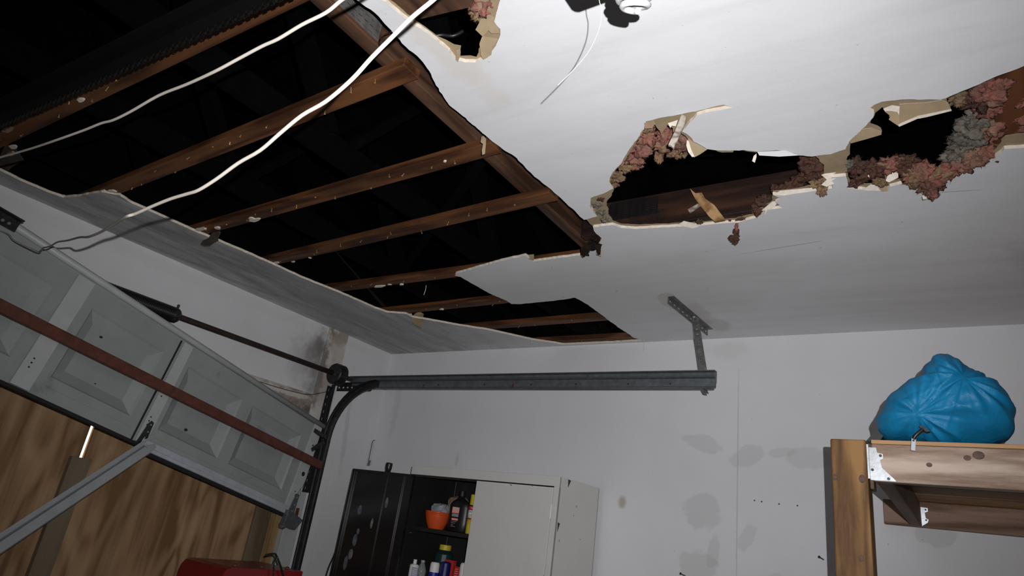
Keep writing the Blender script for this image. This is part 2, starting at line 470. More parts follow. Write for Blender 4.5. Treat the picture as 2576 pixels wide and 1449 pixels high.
def plywood_mat():
    m, nt, b = new_mat('plywood face', .7)
    vec = coords(nt, (1, 2.6, .75))
    n = nz(nt, vec, 1.5, 2, .5, .25)
    w = math_(nt, 'SINE', math_(nt, 'MULTIPLY', n, 34.0))
    st = nz(nt, coords(nt, (1, 9, .6)), 1.6, 5, .6, .4)
    f = math_(nt, 'ADD', math_(nt, 'MULTIPLY', w, .12), st)
    c = ramp(nt, f, [(.30, (.19, .105, .048)), (.5, (.37, .225, .12)), (.72, (.47, .31, .175))])
    big = nz(nt, coords(nt, (1, 3.2, .8)), 1.3, 3, .5)
    c = mix(nt, ramp(nt, big, [(.5, 0.0), (.7, .5)]), c, (.20, .12, .06))
    nt.links.new(c, b.inputs['Base Color'])
    bump(nt, b, f, .15, .004)
    b.inputs['Specular IOR Level'].default_value = .2
    return m
B['plywood'] = plywood_mat()
def nylon_mat():
    m, nt, b = new_mat('blue nylon', .5)
    vec = coords(nt)
    n = nz(nt, vec, 7, 4, .6)
    c = ramp(nt, n, [(.3, (.004, .125, .27)), (.7, (.008, .21, .41))])
    nt.links.new(c, b.inputs['Base Color'])
    bump(nt, b, nz(nt, vec, 22, 4, .55, 1.0), .3, .010)
    b.inputs['Specular IOR Level'].default_value = .25
    return m
B['nylon'] = nylon_mat()
def clear_mat(name, color=(.9, .95, .95), rough=.08):
    m, nt, b = new_mat(name, rough, 0, color)
    b.inputs['Transmission Weight'].default_value = .85
    b.inputs['IOR'].default_value = 1.3
    return m
B['clear'] = clear_mat('clear plastic')
B['lens'] = clear_mat('bluish lamp lens', (.45, .52, .60), .3)

# ================================================================== ceiling with its holes
def rough_loop(pts, amp=.0035, seg=.012, seed=1, closed=True):
    out = []; n = len(pts)
    for i in range(n if closed else n - 1):
        a, b = pts[i], pts[(i + 1) % n]
        L = (b - a).length; k = max(1, int(L / seg))
        t = (b - a) / max(L, 1e-6); nrm = V((-t.y, t.x, 0))
        for j in range(k):
            p = a + (b - a) * (j / k)
            d = (noise.noise(V((p.x * 22, p.y * 22, seed))) + .7 * noise.noise(V((p.x * 70, p.y * 70, seed + 9)))) * amp
            if j == 0: d *= .3
            out.append(V((p.x + nrm.x * d, p.y + nrm.y * d, 0)))
    return out
def slab(loops, z0, z1, name, mats, parent=None):
    """flat board with outline loops[0] and holes loops[1:]"""
    mb = MB()
    L0 = [[V((p.x, p.y, z0)) for p in l] for l in loops]
    tri = tessellate_polygon(L0)
    flat = [p for l in L0 for p in l]
    n = len(flat)
    fs = []
    for t in tri:
        a, b, c = (flat[i] for i in t)
        t = list(t)
        if (b - a).cross(c - a).z > 0: t.reverse()
        fs.append(t)
    mb.add(flat, fs, 0)
    mb.add([V((p.x, p.y, z1)) for p in flat], [f[::-1] for f in fs], 2)
    o = 0; sf = []
    for l in loops:
        k = len(l)
        sf += [(o + i, o + (i + 1) % k, o + n + (i + 1) % k, o + n + i) for i in range(k)]
        o += k
    for f in sf: mb.f.append(list(f)); mb.m.append(1)
    return mb.build(name, mats, parent, fix=False)
def px(pts):
    q = [CE(*p) for p in pts]
    for p in q: p.y = min(p.y, -.022); p.x = max(p.x, .03)
    return q
w3 = lambda pts: [V((x, y, H)) for x, y in pts]
main_left = px([(0, 429), (45, 452), (121, 484), (159, 497), (193, 495), (255, 483), (300, 491), (328, 510), (380, 533), (476, 576), (538, 602), (610, 632), (681, 663), (759, 699), (850, 735),
                (944, 776), (974, 786), (1021, 790), (1037, 798), (1071, 804), (1100, 809), (1160, 820), (1227, 830), (1338, 855), (1417, 867), (1452, 871), (1497, 866), (1560, 861), (1619, 857),
                (1595, 850), (1538, 811), (1478, 766), (1447, 749), (1417, 754), (1360, 760), (1306, 765), (1287, 765), (1275, 757), (1227, 736), (1157, 696), (1146, 689), (1189, 677), (1259, 657),
                (1322, 643), (1343, 658), (1386, 652), (1459, 642), (1494, 627), (1514, 600), (1494, 581)])
main_right = px([(1469, 553), (1440, 525), (1380, 472), (1340, 440), (1300, 398), (1246, 361), (1213, 335), (1196, 318), (1130, 265), (1097, 215), (1080, 179), (1057, 149), (1011, 109), (984, 76), (944, 33), (898, 0)])
main_out = w3([(2.40, -3.2), (2.3, -3.75), (1.0, -3.9), (.25, -3.6), (.17, -3.1)])
h2_low = px([(1492, 572), (1520, 568), (1541, 566), (1562, 573), (1602, 576), (1672, 572), (1756, 568), (1802, 563), (1860, 559), (1904, 547), (1933, 528), (1967, 523), (1950, 509), (1967, 500), (1944, 490), (1970, 492), (2043, 481), (2093, 474), (2092, 446), (2128, 443), (2134, 474), (2179, 479),
             (2229, 480), (2239, 470), (2296, 456), (2375, 436), (2408, 428), (2477, 408), (2500, 398), (2527, 375), (2576, 372)])
h3_out = w3([(3.95, -1.55), (4.15, -1.75), (4.0, -1.95)])
h3_up = px([(2576, 166), (2507, 192), (2433, 225), (2378, 248), (2366, 251), (2284, 250), (2219, 256), (2199, 264), (2182, 277), (2199, 284), (2197, 295), (2169, 324), (2137, 356), (2127, 376), (2090, 388), (2060, 391)])
h2_up = px([(2043, 394), (2008, 391), (1976, 379), (1904, 381), (1872, 377), (1846, 378), (1814, 379), (1779, 375), (1744, 356), (1733, 342), (1715, 331), (1753, 290), (1797, 279), (1843, 271), (1820, 264), (1715, 287), (1625, 305), (1620, 324), (1602, 352), (1579, 382), (1565, 408), (1541, 434), (1530, 463), (1543, 475), (1515, 488), (1486, 498), (1484, 518), (1502, 545)])
OUT_MAIN = main_left + h2_low + h3_out + h3_up + h2_up + main_right + main_out
top_hole = px([(961, 0), (994, 26), (1014, 43), (1050, 68), (1090, 96), (1130, 129), (1147, 152), (1170, 157), (1196, 157), (1226, 146), (1249, 109), (1258, 86), (1258, 73), (1243, 55), (1249, 30), (1258, 0)]) + w3([(2.71, -2.87), (2.62, -2.94), (2.52, -2.86)])
rect = [V((0, 0, 0)), V((6, 0, 0)), V((6, -6.2, 0)), V((0, -6.2, 0))]
ceiling = slab([rect, rough_loop(OUT_MAIN, .004, .012, 1), rough_loop(top_hole, .004, .010, 3)], H, H + .011, 'ceiling', [B['ceiling'], B['gypsum'], B['kraft_dark']])
tag(ceiling, 'white painted drywall ceiling with large ragged fire holes', None, None, 'structure')
in_h2 = px([(1541, 562), (1530, 545), (1526, 516), (1538, 497), (1547, 476), (1537, 462), (1548, 436), (1572, 408), (1590, 380), (1608, 352), (1620, 332), (1640, 318), (1652, 330), (1663, 345), (1678, 322), (1692, 330), (1700, 350), (1712, 342), (1724, 350), (1733, 362), (1741, 394), (1759, 388), (1782, 377),
            (1817, 391), (1843, 391), (1850, 383), (1901, 391), (2008, 396), (2049, 399), (2074, 422), (2074, 452), (2046, 472), (1990, 484), (1944, 488), (1944, 510), (1915, 530), (1890, 546), (1850, 556), (1756, 565), (1672, 569), (1602, 572), (1562, 570)])
in_h3 = px([(2140, 362), (2159, 355), (2219, 338), (2216, 331), (2189, 319), (2192, 306), (2219, 279), (2239, 292), (2236, 302), (2259, 318), (2274, 316), (2311, 295), (2328, 295), (2393, 278), (2383, 257), (2433, 227), (2507, 194), (2576, 168)]) + h3_out[::-1] + px([(2576, 345), (2530, 351), (2520, 368), (2497, 392), (2470, 402), (2408, 422), (2370, 430), (2296, 450), (2235, 466), (2180, 470), (2140, 468), (2133, 440), (2130, 408), (2138, 396)])
in_top = px([(969, 0), (1000, 25), (1022, 45), (1058, 70), (1098, 99), (1140, 121), (1158, 124), (1155, 150), (1196, 152), (1203, 140), (1214, 92), (1200, 78), (1204, 55), (1196, 30), (1200, 0)]) + w3([(2.66, -2.87), (2.62, -2.92), (2.535, -2.86)])
in_main = main_left + main_right + main_out
slab([rect, rough_loop(in_main, .004, .012, 1), rough_loop(in_h2, .006, .012, 12), rough_loop(in_h3, .006, .012, 13), rough_loop(in_top, .006, .012, 14)], H + .0112, H + .0128, 'paper_backing', [B['kraft'], B['kraft'], B['kraft_dark']], ceiling)

# ================================================================== walls, floor
OY0, OY1, OZ = -3.34, -.60, 2.10      # boarded door opening in the left wall
o = MB().box((-.15, -6.35, -.12), (6.15, .15, 0)).build('floor', B['concrete']); tag(o, 'grey concrete garage floor', kind='structure')
o = MB().box((-.15, 0, 0), (6.15, .15, H)).build('wall_right', B['wall_right']); tag(o, 'white painted wall behind the metal cabinet', kind='structure')
wl = MB()
for (y0, y1, z0, z1) in ((OY1, 0, 0, OZ), (-6.2, OY0, 0, OZ), (-6.2, 0, OZ, H)):
    wl.box((-.15, y0, z0), (0, y1, z1))
o = wl.build('wall_left', B['wall_left']); tag(o, 'white wall around the garage door opening', kind='structure')
o = MB().box((-.15, -6.35, 0), (6.15, -6.2, H)).build('wall_back', B['wall_right']); tag(o, 'plain white wall behind the camera', kind='structure')
o = MB().box((6, -6.2, 0), (6.15, 0, H)).build('wall_side', B['wall_right']); tag(o, 'plain white wall opposite the garage door', kind='structure')
# attic shell above the ceiling
RS = .36                                # roof pitch
zr = lambda y: H + .22 + (-y) * RS if y > -3.1 else H + .22 + (6.2 + y) * RS
for nm, x0, x1 in (('wall_gable_left', -.15, 0), ('wall_gable_right', 6, 6.15)):
    pts = [V((x0, .5, H + .002)), V((x0, -6.7, H + .002)), V((x0, -6.7, H + .05)), V((x0, -3.1, zr(-3.1) + .1)), V((x0, .5, H + .05))]
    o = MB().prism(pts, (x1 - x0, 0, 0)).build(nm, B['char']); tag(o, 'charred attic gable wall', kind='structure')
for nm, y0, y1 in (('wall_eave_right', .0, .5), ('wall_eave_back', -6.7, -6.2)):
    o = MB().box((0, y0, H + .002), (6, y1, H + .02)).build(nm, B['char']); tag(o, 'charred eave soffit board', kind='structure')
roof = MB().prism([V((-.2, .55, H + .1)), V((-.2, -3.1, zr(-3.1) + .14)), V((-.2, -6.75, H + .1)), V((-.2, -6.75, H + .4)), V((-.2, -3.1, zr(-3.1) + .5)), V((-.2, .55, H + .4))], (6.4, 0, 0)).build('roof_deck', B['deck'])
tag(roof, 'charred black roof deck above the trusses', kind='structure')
k = 0
yy = .45
while yy > -3.05:                        # sheathing boards, seen faintly through the holes
    y1 = yy - .185
    mb = MB()
    dz = rnd.uniform(0, .008)
    mb.hexa([(.0, yy, zr(yy) + .055 - dz), (6, yy, zr(yy) + .055 - dz), (6, y1, zr(y1) + .055 - dz), (0, y1, zr(y1) + .055 - dz),
             (.0, yy, zr(yy) + .11), (6, yy, zr(yy) + .11), (6, y1, zr(y1) + .11), (0, y1, zr(y1) + .11)])
    mb.build('roof_board', B['deck'], roof)
    yy -= .195

# trim boards on the door wall
o = MB().box((0, -.635, 1.9), (.014, -.462, H)).build('trim_1', B['trim_stained'], bevel=.003); tag(o, 'mould stained vertical trim board beside door header', kind='structure')
o = MB().box((0, -.462, 0), (.007, -.335, H)).build('trim_2', B['wall_left'], bevel=.003); tag(o, 'clean white vertical trim panel near corner', kind='structure')
o = MB().box((0, -3.5, OZ - .02), (.010, -.635, 2.215)).build('trim_3', B['header_peel'], bevel=.003); tag(o, 'peeling water stained header trim above garage door', kind='structure')
o = MB().box((-.12, OY1 - .012, 0), (.012, OY1 + .10, OZ - .02)).build('trim_4', B['door_light'], bevel=.003); tag(o, 'pale painted jamb board at the right of the opening', kind='structure')
# plywood sheets closing the opening
GAP = -1.868
pw = thing('plywood_sheet', (-.07, -1.2, 0), 'plywood sheet boarding the opening, right of the bright gap', 'plywood', 'plywood sheets over the door opening')
MB().box((-.085, GAP + .009, .02), (-.068, OY1 + .02, 2.14)).build('panel', B['plywood'], pw)
pw = thing('plywood_sheet', (-.07, -2.6, 0), 'plywood sheet boarding the opening, left of the bright gap', 'plywood', 'plywood sheets over the door opening')
MB().box((-.085, OY0 - .03, .02), (-.068, GAP - .009, 2.14)).build('panel', B['plywood'], pw)
def board(y0, y1, z1, x0, x1, lab, mat):
    o = MB().box((x0, y0, .005), (x1, y1, z1)).build('wooden_stud', mat, bevel=.003)
    return tag(o, lab, 'stud', 'boards nailed inside the plywood')
board(-1.925, -1.832, 1.585, -.068, -.030, 'grey weathered board nailed over the bright gap in the plywood', B['board_z'])
board(-.80, -.685, 1.9, -.068, -.045, 'weathered board on plywood near the right door jamb', B['board_z'])
board(-.655, -.615, 2.05, -.068, -.03, 'narrow yellow stud beside the right door jamb', B['stud_z'])

# ================================================================== attic timbers and furring
nail_me = MB().lathe([(.0035, 0), (.0035, .0015), (.0012, .002), (.0011, .02)], n=6).build('nail_source', B['nail'])
nail_data = nail_me.data
bpy.data.objects.remove(nail_me)
def nails(parent, a, b, n, w, z, seed):
    r = random.Random(seed)
    for i in range(n):
        t = (i + r.uniform(.1, .9)) / n
        p = V(a).lerp(V(b), t); off = r.choice((-.32, .3, .05, -.1)) * w
        rot = Matrix.Rotation(r.uniform(-.5, .5), 3, 'X') @ Matrix.Rotation(r.uniform(-.5, .5), 3, 'Y')
        inst('nail', nail_data, (p.x, p.y + off, z - r.uniform(.004, .016)), rot, parent)
ST = [((.02, -2.84), (2.42, -2.80), 'furring strip half hidden behind the black opener rail'),
      ((.02, -2.392), (2.362, -2.452), 'brown furring strip with a cut free end under the truss chord'),
      ((.02, -1.966), (2.375, -2.040), 'brown furring strip below a curled paper scrap at the truss chord'),
      ((.02, -1.560), (2.40, -1.694), 'brown furring strip ending near the tip of the brown chord'),
      ((.02, -1.186), (3.2, -1.172), 'furring strip meeting the pointed corner of the hanging drywall'),
      ((.02, -.770), (3.2, -.820), 'furring strip under the sagging drywall tongue'),
      ((.02, -.400), (3.2, -.445), 'furring strip across the small hole near the cabinet wall'),
      ((.02, -.050), (3.2, -.056), 'last furring strip, right against the cabinet wall')]
ZS = H + .0135
KS = (ZS - CAM.z) / (H - CAM.z)
toZ = lambda q: (max(.02, CAM.x + (q[0] - CAM.x) * KS), min(-.04, CAM.y + (q[1] - CAM.y) * KS))
ST = [(toZ(a), toZ(b), l) for a, b, l in ST]
for i, (a, b, lab) in enumerate(ST):
    t = thing('furring_strip', (a[0], a[1], ZS), lab, 'furring strip', 'furring strips under the attic chords')
    MB().bar((a[0], a[1], ZS + .015), (b[0], b[1], ZS + .015), .066, .03).build('board', B['strip_wood'], t, bevel=.0025)
    xs = (.3 if i < 4 else .7)
    nails(t, (xs, a[1], 0), (min(b[0], 2.3), b[1], 0), 15 if i < 4 else 8, .066, ZS, 40 + i)
ZC = ZS + .03
def truss(x, w, mat, lab, web=True, mat2=None):
    t = thing('roof_truss', (x, -.1, ZC), lab, 'roof truss', 'roof trusses in the attic')
    c = MB().box((x - w / 2, -6.1, ZC), (x + w / 2, .35, ZC + .10)).build('bottom_chord', mat, t, bevel=.004)
    tc = MB()
    for y0, y1 in ((.42, -3.08), (-6.6, -3.12)):
        tc.hexa([(x - w / 2, y0, zr(y0) - .03), (x + w / 2, y0, zr(y0) - .03), (x + w / 2, y1, zr(y1) - .03), (x - w / 2, y1, zr(y1) - .03),
                 (x - w / 2, y0, zr(y0) + .05), (x + w / 2, y0, zr(y0) + .05), (x + w / 2, y1, zr(y1) + .05), (x - w / 2, y1, zr(y1) + .05)])
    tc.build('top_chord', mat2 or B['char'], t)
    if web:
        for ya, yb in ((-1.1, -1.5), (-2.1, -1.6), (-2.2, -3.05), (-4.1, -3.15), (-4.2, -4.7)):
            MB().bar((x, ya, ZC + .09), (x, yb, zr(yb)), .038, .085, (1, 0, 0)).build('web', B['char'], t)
    return t
t_br = truss(2.275, .052, B['chord_wood'], 'roof truss with brown chord along the right edge of the big hole')
truss(1.68, .045, B['char'], 'charred roof truss crossing the middle of the big hole')
truss(1.04, .045, B['char'], 'charred roof truss left of the middle of the big hole')
truss(.40, .045, B['char'], 'charred roof truss nearest the garage door wall')
truss(3.762, .088, B['red_wood'], 'roof truss with red brown chord at the far right hole')
# nail plates (stamped teeth left out of the sheet)
def perf(mb, O, u, v, nu, nv, cu, cv, fill=.5, fv=.5, mat=0, th=None):
    """sheet of nu x nv cells, each with a rectangular hole"""
    O, u, v = V(O), V(u), V(v)
    for i in range(nu):
        for j in range(nv):
            p = O + u * (i * cu) + v * (j * cv)
            a0, a1 = (1 - fill) / 2 * cu, (1 + fill) / 2 * cu
            b0, b1 = (1 - fv) / 2 * cv, (1 + fv) / 2 * cv
            P = lambda s, t_: p + u * s + v * t_
            q = [P(0, 0), P(cu, 0), P(cu, cv), P(0, cv), P(a0, b0), P(a1, b0), P(a1, b1), P(a0, b1)]
            mb.add(q, [(0, 1, 5, 4), (1, 2, 6, 5), (2, 3, 7, 6), (3, 0, 4, 7)], mat)
    return mb
pl = perf(MB(), (2.3015, -2.72, ZC + .012), (0, 1, 0), (0, 0, 1), 8, 4, .022, .019, .6, .2).build('nail_plate', B['galv_bracket'], t_br, solid=.0012)
# loose brace between trusses (faint diagonal)
o = MB().bar((2.22, -1.86, ZC + .14), (.9, -.93, ZC + .16), .04, .02).build('attic_brace', B['char']); tag(o, 'charred diagonal brace lying across the truss chords', 'brace')
# beam seen through the middle hole
bt = thing('attic_beam', (2.9, -1.33, ZC), 'dark brown attic beam with nail plate behind the middle hole', 'beam')
MB().box((2.33, -1.345, H + .0135), (3.22, -1.305, H + .155)).build('beam_board', B['joist_x'], bt, bevel=.003)
perf(MB(), (2.452, -1.3470, H + .066), (1, 0, 0), (0, 0, 1), 7, 8, .030, .0095, .56, .34).build('nail_plate', B['black'], bt, solid=.0012)
o = MB().bar((2.40, -1.62, ZC + .19), (3.25, -1.12, ZC + .38), .04, .09).build('attic_brace', B['char']); tag(o, 'charred brace crossing above the middle hole', 'brace')
# ---- split wood at the middle hole
def shard(name, pts, th, mat, lab, cat='splinter', plane_n=None):
    P = pts
    n = (P[1] - P[0]).cross(P[2] - P[0]).normalized()
    o = MB().prism(P, n * th).build(name, mat, bevel=0)
    return tag(o, lab, cat)
Y1 = -1.352
shard('wood_splinter', [W(x, y, 1, Y1 - .01) for x, y in ((1738, 478), (1752, 490), (1768, 488), (1776, 503), (1800, 520), (1826, 555), (1800, 560), (1786, 548), (1765, 522), (1752, 505))], .012, B['splinter'], 'yellow split board hanging in the middle hole')
shard('wood_splinter', [W(x, y, 1, Y1 - .03) for x, y in ((1729, 527), (1756, 512), (1762, 517), (1735, 535))], .006, B['old_splinter'], 'thin grey sliver beside the yellow split board')
pS = CE(1715, 290)
nS = V((.3, -.95, 0)).normalized()
shard('wood_splinter', [Wp(x, y, pS, nS) for x, y in ((1714, 287), (1727, 293), (1722, 312), (1711, 338), (1698, 364), (1695, 372), (1688, 366), (1681, 364), (1695, 335), (1708, 305))], .008, B['old_splinter'], 'grey splintered lath dangling at the upper middle hole')

# ================================================================== torn paper flaps and plaster crumbs
def flap(pxs, z=None, ax=None, val=None, base=None, nrm=None, mat='kraft', th=.0012, curl=.0, label=None, parent=ceiling, name='paper_flap', rim=True):
    if base is not None: P = [Wp(x, y, base, nrm) for x, y in pxs]
    else: P = [W(x, y, ax, val) for x, y in pxs]
    n = (P[1] - P[0]).cross(P[-1] - P[0]).normalized()
    mb = MB(); mb.prism(P, n * th, 0, 1)
    if curl:
        zt = max(v.z for v in mb.v); 
        for v in mb.v:
            d = zt - v.z; v += nS * (curl * d * d * 12)
    return mb.build(name, [B[mat], B['gypsum'] if rim else B[mat]], parent)
zk = H + .006
# brown facing hanging at the hole rims
b0 = CE(1053, 803)
flap([(1043, 790), (1055, 783), (1066, 790), (1068, 832), (1050, 822), (1038, 812), (1037, 805)], base=b0, nrm=V((0.6, -0.8, 0)), curl=.3)
b0 = CE(540, 598)
flap([(534, 588), (549, 574), (556, 585), (552, 600), (556, 610), (550, 617), (545, 630), (535, 631), (522, 625), (520, 612), (530, 602)], base=b0, nrm=V((0.7, -0.7, 0)), mat='kraft_dark', curl=.3)
b0 = CE(1214, 345)
flap([(1211, 344), (1217, 342), (1223, 350), (1222, 364), (1220, 386), (1213, 389), (1212, 378), (1215, 362), (1209, 357)], base=b0, nrm=V((0.5, -0.85, 0.1)))
b0 = CE(1488, 612)
flap([(1462, 628), (1488, 600), (1513, 598), (1513, 618), (1512, 645), (1506, 647), (1500, 628), (1490, 630), (1479, 640), (1476, 652), (1470, 655), (1464, 645)], base=b0, nrm=V((.5, -.85, .1)), mat='soot_rag', curl=.2, rim=False)
flap([(1501, 620), (1511, 618), (1513, 645), (1508, 643), (1500, 640)], base=CE(1506, 622), nrm=V((0.5, -0.85, 0.1)), mat='brownbag')
# tongues of paper at the middle and far right holes
flap([(1731, 348), (1744, 357), (1779, 376), (1760, 389), (1746, 396), (1737, 385), (1730, 366)], base=V((CE(1750, 360).x, CE(1750, 360).y, H)), nrm=V((-0.09, 0.48, 0.5)).normalized(), curl=0)
flap([(1728, 352), (1733, 356), (1738, 374), (1747, 394), (1741, 395), (1731, 382), (1726, 366)], base=V((CE(1735, 356).x, CE(1735, 356).y, H - .002)), nrm=V((-0.09, 0.48, 0.5)).normalized(), mat='gypsum')
flap([(1896, 392), (1903, 386), (1903, 395), (1899, 409), (1892, 405)], base=CE(1900, 388), nrm=V((0.4, -0.9, 0)), mat='gypsum')
flap([(1905, 382), (1976, 379), (2008, 391), (1960, 394), (1910, 391)], base=V((CE(1940, 382).x, CE(1940, 382).y, H)), nrm=V((-0, 0.36, 0.75)).normalized(), mat='ceiling')
flap([(2226, 281), (2262, 268), (2262, 310), (2258, 316), (2236, 301), (2240, 292)], base=V((CE(2245, 285).x, CE(2245, 285).y, H + .004)), nrm=V((-0.12, 0.4, 0.6)).normalized())
flap([(2262, 262), (2330, 258), (2368, 252), (2385, 258), (2394, 278), (2325, 294), (2300, 300), (2262, 314)], base=V((CE(2320, 268).x, CE(2320, 268).y, H + .005)), nrm=V((-0.03, 0.24, 0.9)).normalized())
flap([(2258, 314), (2310, 292), (2330, 288), (2393, 275), (2394, 279), (2330, 295), (2308, 299), (2262, 319)], base=V((CE(2320, 268).x, CE(2320, 268).y, H + .003)), nrm=V((-0.03, 0.24, 0.9)).normalized(), mat='gypsum')
flap([(2222, 274), (2244, 265), (2263, 268), (2262, 290), (2257, 282), (2240, 279), (2226, 280)], base=V((CE(2245, 275).x, CE(2245, 275).y, H + .001)), nrm=V((-0.03, 0.24, 0.9)).normalized(), mat='gypsum')
flap([(2136, 356), (2165, 325), (2192, 322), (2218, 331), (2217, 339), (2180, 350), (2158, 356), (2140, 361)], base=V((CE(2160, 340).x, CE(2160, 340).y, H + .003)), nrm=V((-0.06, 0.32, 0.8)).normalized())
flap([(2232, 443), (2258, 424), (2260, 447), (2236, 459), (2228, 455)], base=CE(2240, 450), nrm=V((-0.12, 0.64, 0.5)).normalized(), mat='gypsum', name='plaster_chip')
flap([(2182, 442), (2196, 434), (2203, 440), (2198, 447), (2186, 446)], base=CE(2190, 445), nrm=V((-0.12, 0.64, 0.5)).normalized(), mat='gypsum', name='plaster_chip')
flap([(2316, 482), (2320, 468), (2330, 470), (2328, 485), (2322, 488)], base=CE(2322, 470), nrm=V((0.2, -0.9, 0.1)).normalized(), mat='gypsum', name='plaster_chip')
flap([(2320, 494), (2331, 480), (2336, 492), (2332, 500), (2322, 502)], base=CE(2322, 470), nrm=V((0.2, -0.9, 0.1)).normalized(), mat='gypsum', name='plaster_chip')
flap([(2170, 478), (2190, 464), (2211, 466), (2206, 475), (2185, 480)], base=CE(2190, 474), nrm=V((-0.06, 0.32, 0.8)).normalized(), mat='gypsum', name='plaster_chip')
flap([(2210, 474), (2226, 468), (2239, 473), (2232, 481), (2219, 482)], base=CE(2225, 476), nrm=V((-0.12, 0.64, 0.4)).normalized(), name='paper_flap')
flap([(1705, 566), (1720, 556), (1752, 563), (1757, 571), (1742, 575), (1722, 570)], base=CE(1730, 568), nrm=V((-0.06, 0.4, 0.8)).normalized(), mat='gypsum', name='plaster_chip')
flap([(1946, 489), (1962, 480), (2043, 472), (2046, 480), (1972, 492)], base=CE(2000, 486), nrm=V((-0.06, 0.48, 0.7)).normalized(), mat='gypsum', name='plaster_chip')
flap([(1915, 530), (1945, 505), (1960, 503), (1950, 518), (1930, 528), (1922, 545), (1926, 530)], base=CE(1940, 520), nrm=V((-0.06, 0.48, 0.7)).normalized(), mat='gypsum', name='plaster_chip')
flap([(2066, 440), (2100, 427), (2106, 432), (2094, 440), (2105, 447), (2092, 455), (2100, 462), (2080, 470), (2066, 465), (2080, 452)], base=CE(2085, 450), nrm=V((-0.06, 0.48, 0.7)).normalized(), mat='gypsum', name='plaster_chip')
flap([(1620, 306), (1642, 301), (1648, 312), (1640, 322), (1622, 324)], base=CE(1630, 308), nrm=V((-0.06, 0.4, 0.8)).normalized(), mat='brownbag', name='paper_flap')
flap([(1680, 310), (1705, 302), (1700, 318), (1690, 316), (1686, 322)], base=CE(1692, 306), nrm=V((-0.06, 0.4, 0.8)).normalized(), mat='gypsum', name='plaster_chip')
flap([(1322, 642), (1343, 640), (1343, 656), (1330, 652)], base=CE(1335, 650), nrm=V((-0.06, 0.48, 0.7)).normalized())
# shelf of paper at the top hole
flap([(1204, 60), (1216, 40), (1238, 30), (1246, 54), (1256, 72), (1257, 84), (1236, 84), (1228, 76), (1214, 92), (1196, 75)], base=V((CE(1225, 60).x, CE(1225, 60).y, H + .006)), nrm=V((-0.18, 0.16, 0.9)).normalized())
flap([(1210, 140), (1206, 110), (1214, 88), (1250, 84), (1255, 98), (1240, 115), (1236, 138), (1216, 150)], base=V((CE(1225, 110).x, CE(1225, 110).y, H + .007)), nrm=V((-0.18, 0.24, 0.9)).normalized())
flap([(1148, 128), (1158, 124), (1158, 140), (1152, 156), (1146, 150)], base=CE(1150, 140), nrm=V((-0.18, 0.24, 0.9)).normalized())
# hanging paint threads
for x0, y0, x1, y1 in ((1620, 858, 1618, 884), (1072, 718, 1066, 742), (1338, 855, 1337, 864)):
    a = CE(x0, y0); bb = Wp(x1, y1, a, V((.4, -.9, 0)))
    mb = MB().tube([a, a.lerp(bb, .5) + V((.004, 0, 0)), bb], .0016, 5); mb.build('paint_shred', B['gypsum'], ceiling)
# plaster crumbs left on the furring strips: ragged lumps
def crumb(x, y, w, hgt, z=ZS - .001, mat='gypsum', seed=0, ang=0.0):
    c = W(x, y, 2, z); mb = MB(); r = random.Random(seed + int(x))
    pts = []
    for k in range(9):
        a = 2 * math.pi * k / 9; rr = r.uniform(.6, 1.1)
        e = V((math.cos(a) * w * rr, math.sin(a) * hgt * rr, 0)); e.rotate(Matrix.Rotation(ang, 3, 'Z')); pts.append(c + e)
    mb.prism(pts, (0, 0, -r.uniform(.003, .008)))
    return mb.build('plaster_crumb', B[mat], ceiling)
for (x, y, w, hh) in ((642, 552, .045, .014), (632, 548, .02, .012), (956, 719, .045, .012), (980, 715, .014, .008), (1010, 714, .016, .008), (696, 660, .03, .012), (738, 658, .014, .008), (280, 482, .05, .016), (262, 480, .02, .012), (160, 492, .02, .008),
                      (505, 575, .05, .012), (548, 572, .018, .012), (1112, 777, .018, .01), (1155, 690, .018, .014), (1030, 790, .02, .008), (780, 648, .010, .007), (34, 368, .03, .012), (205, 249, .022, .009), (1120, 404, .007, .006)):
    crumb(x, y, w, hh)
for (x, y) in ((20, 325), (28, 385)):
    crumb(x, y, .05, .012, mat='brownbag')
o = flap([(0, 392), (14, 362), (38, 372), (62, 404), (34, 418), (20, 430), (0, 420)], base=V((CE(20, 395).x, CE(20, 395).y, H + .01)), nrm=V((-0.18, 0.16, 0.9)).normalized(), mat='kraft_dark', rim=False)

# ================================================================== glass wool
def fluff_mesh(c, r, seed, sq=(1, 1, .7), fuzz=420):
    r = r * .82
    bm = bmesh.new()
    bmesh.ops.create_icosphere(bm, subdivisions=4, radius=1)
    mb = MB(); rr = random.Random(seed)
    vs_ = []
    off = V((seed * 3.1, seed * 1.7, seed))
    for v in bm.verts:
        d = v.co.normalized()
        k = max(.35, 1 + .75 * noise.fractal(d * 1.7 + off, .9, 2.0, 3) + .22 * noise.fractal(d * 6 + off, .8, 2, 4))
        vs_.append(V(c) + V((d.x * r * sq[0], d.y * r * sq[1], d.z * r * sq[2])) * k)
    fs = [[v.index for v in f.verts] for f in bm.faces]
    bm.free()
    mb.add(vs_, fs)
    for i in range(fuzz):                # loose fibres
        p = rr.choice(vs_); d = (p - V(c)).normalized()
        d = (d * .6 + V((rr.uniform(-1, 1), rr.uniform(-1, 1), rr.uniform(-1, .7)))).normalized()
        L = r * rr.uniform(.08, .30); s = d.cross(V((rr.uniform(-1, 1), rr.uniform(-1, 1), rr.uniform(-1, 1)))).normalized() * r * rr.uniform(.008, .03)
        mb.add([p - d * L * .3 - s, p - d * L * .3 + s, p + d * L], [(0, 1, 2)])
    return mb
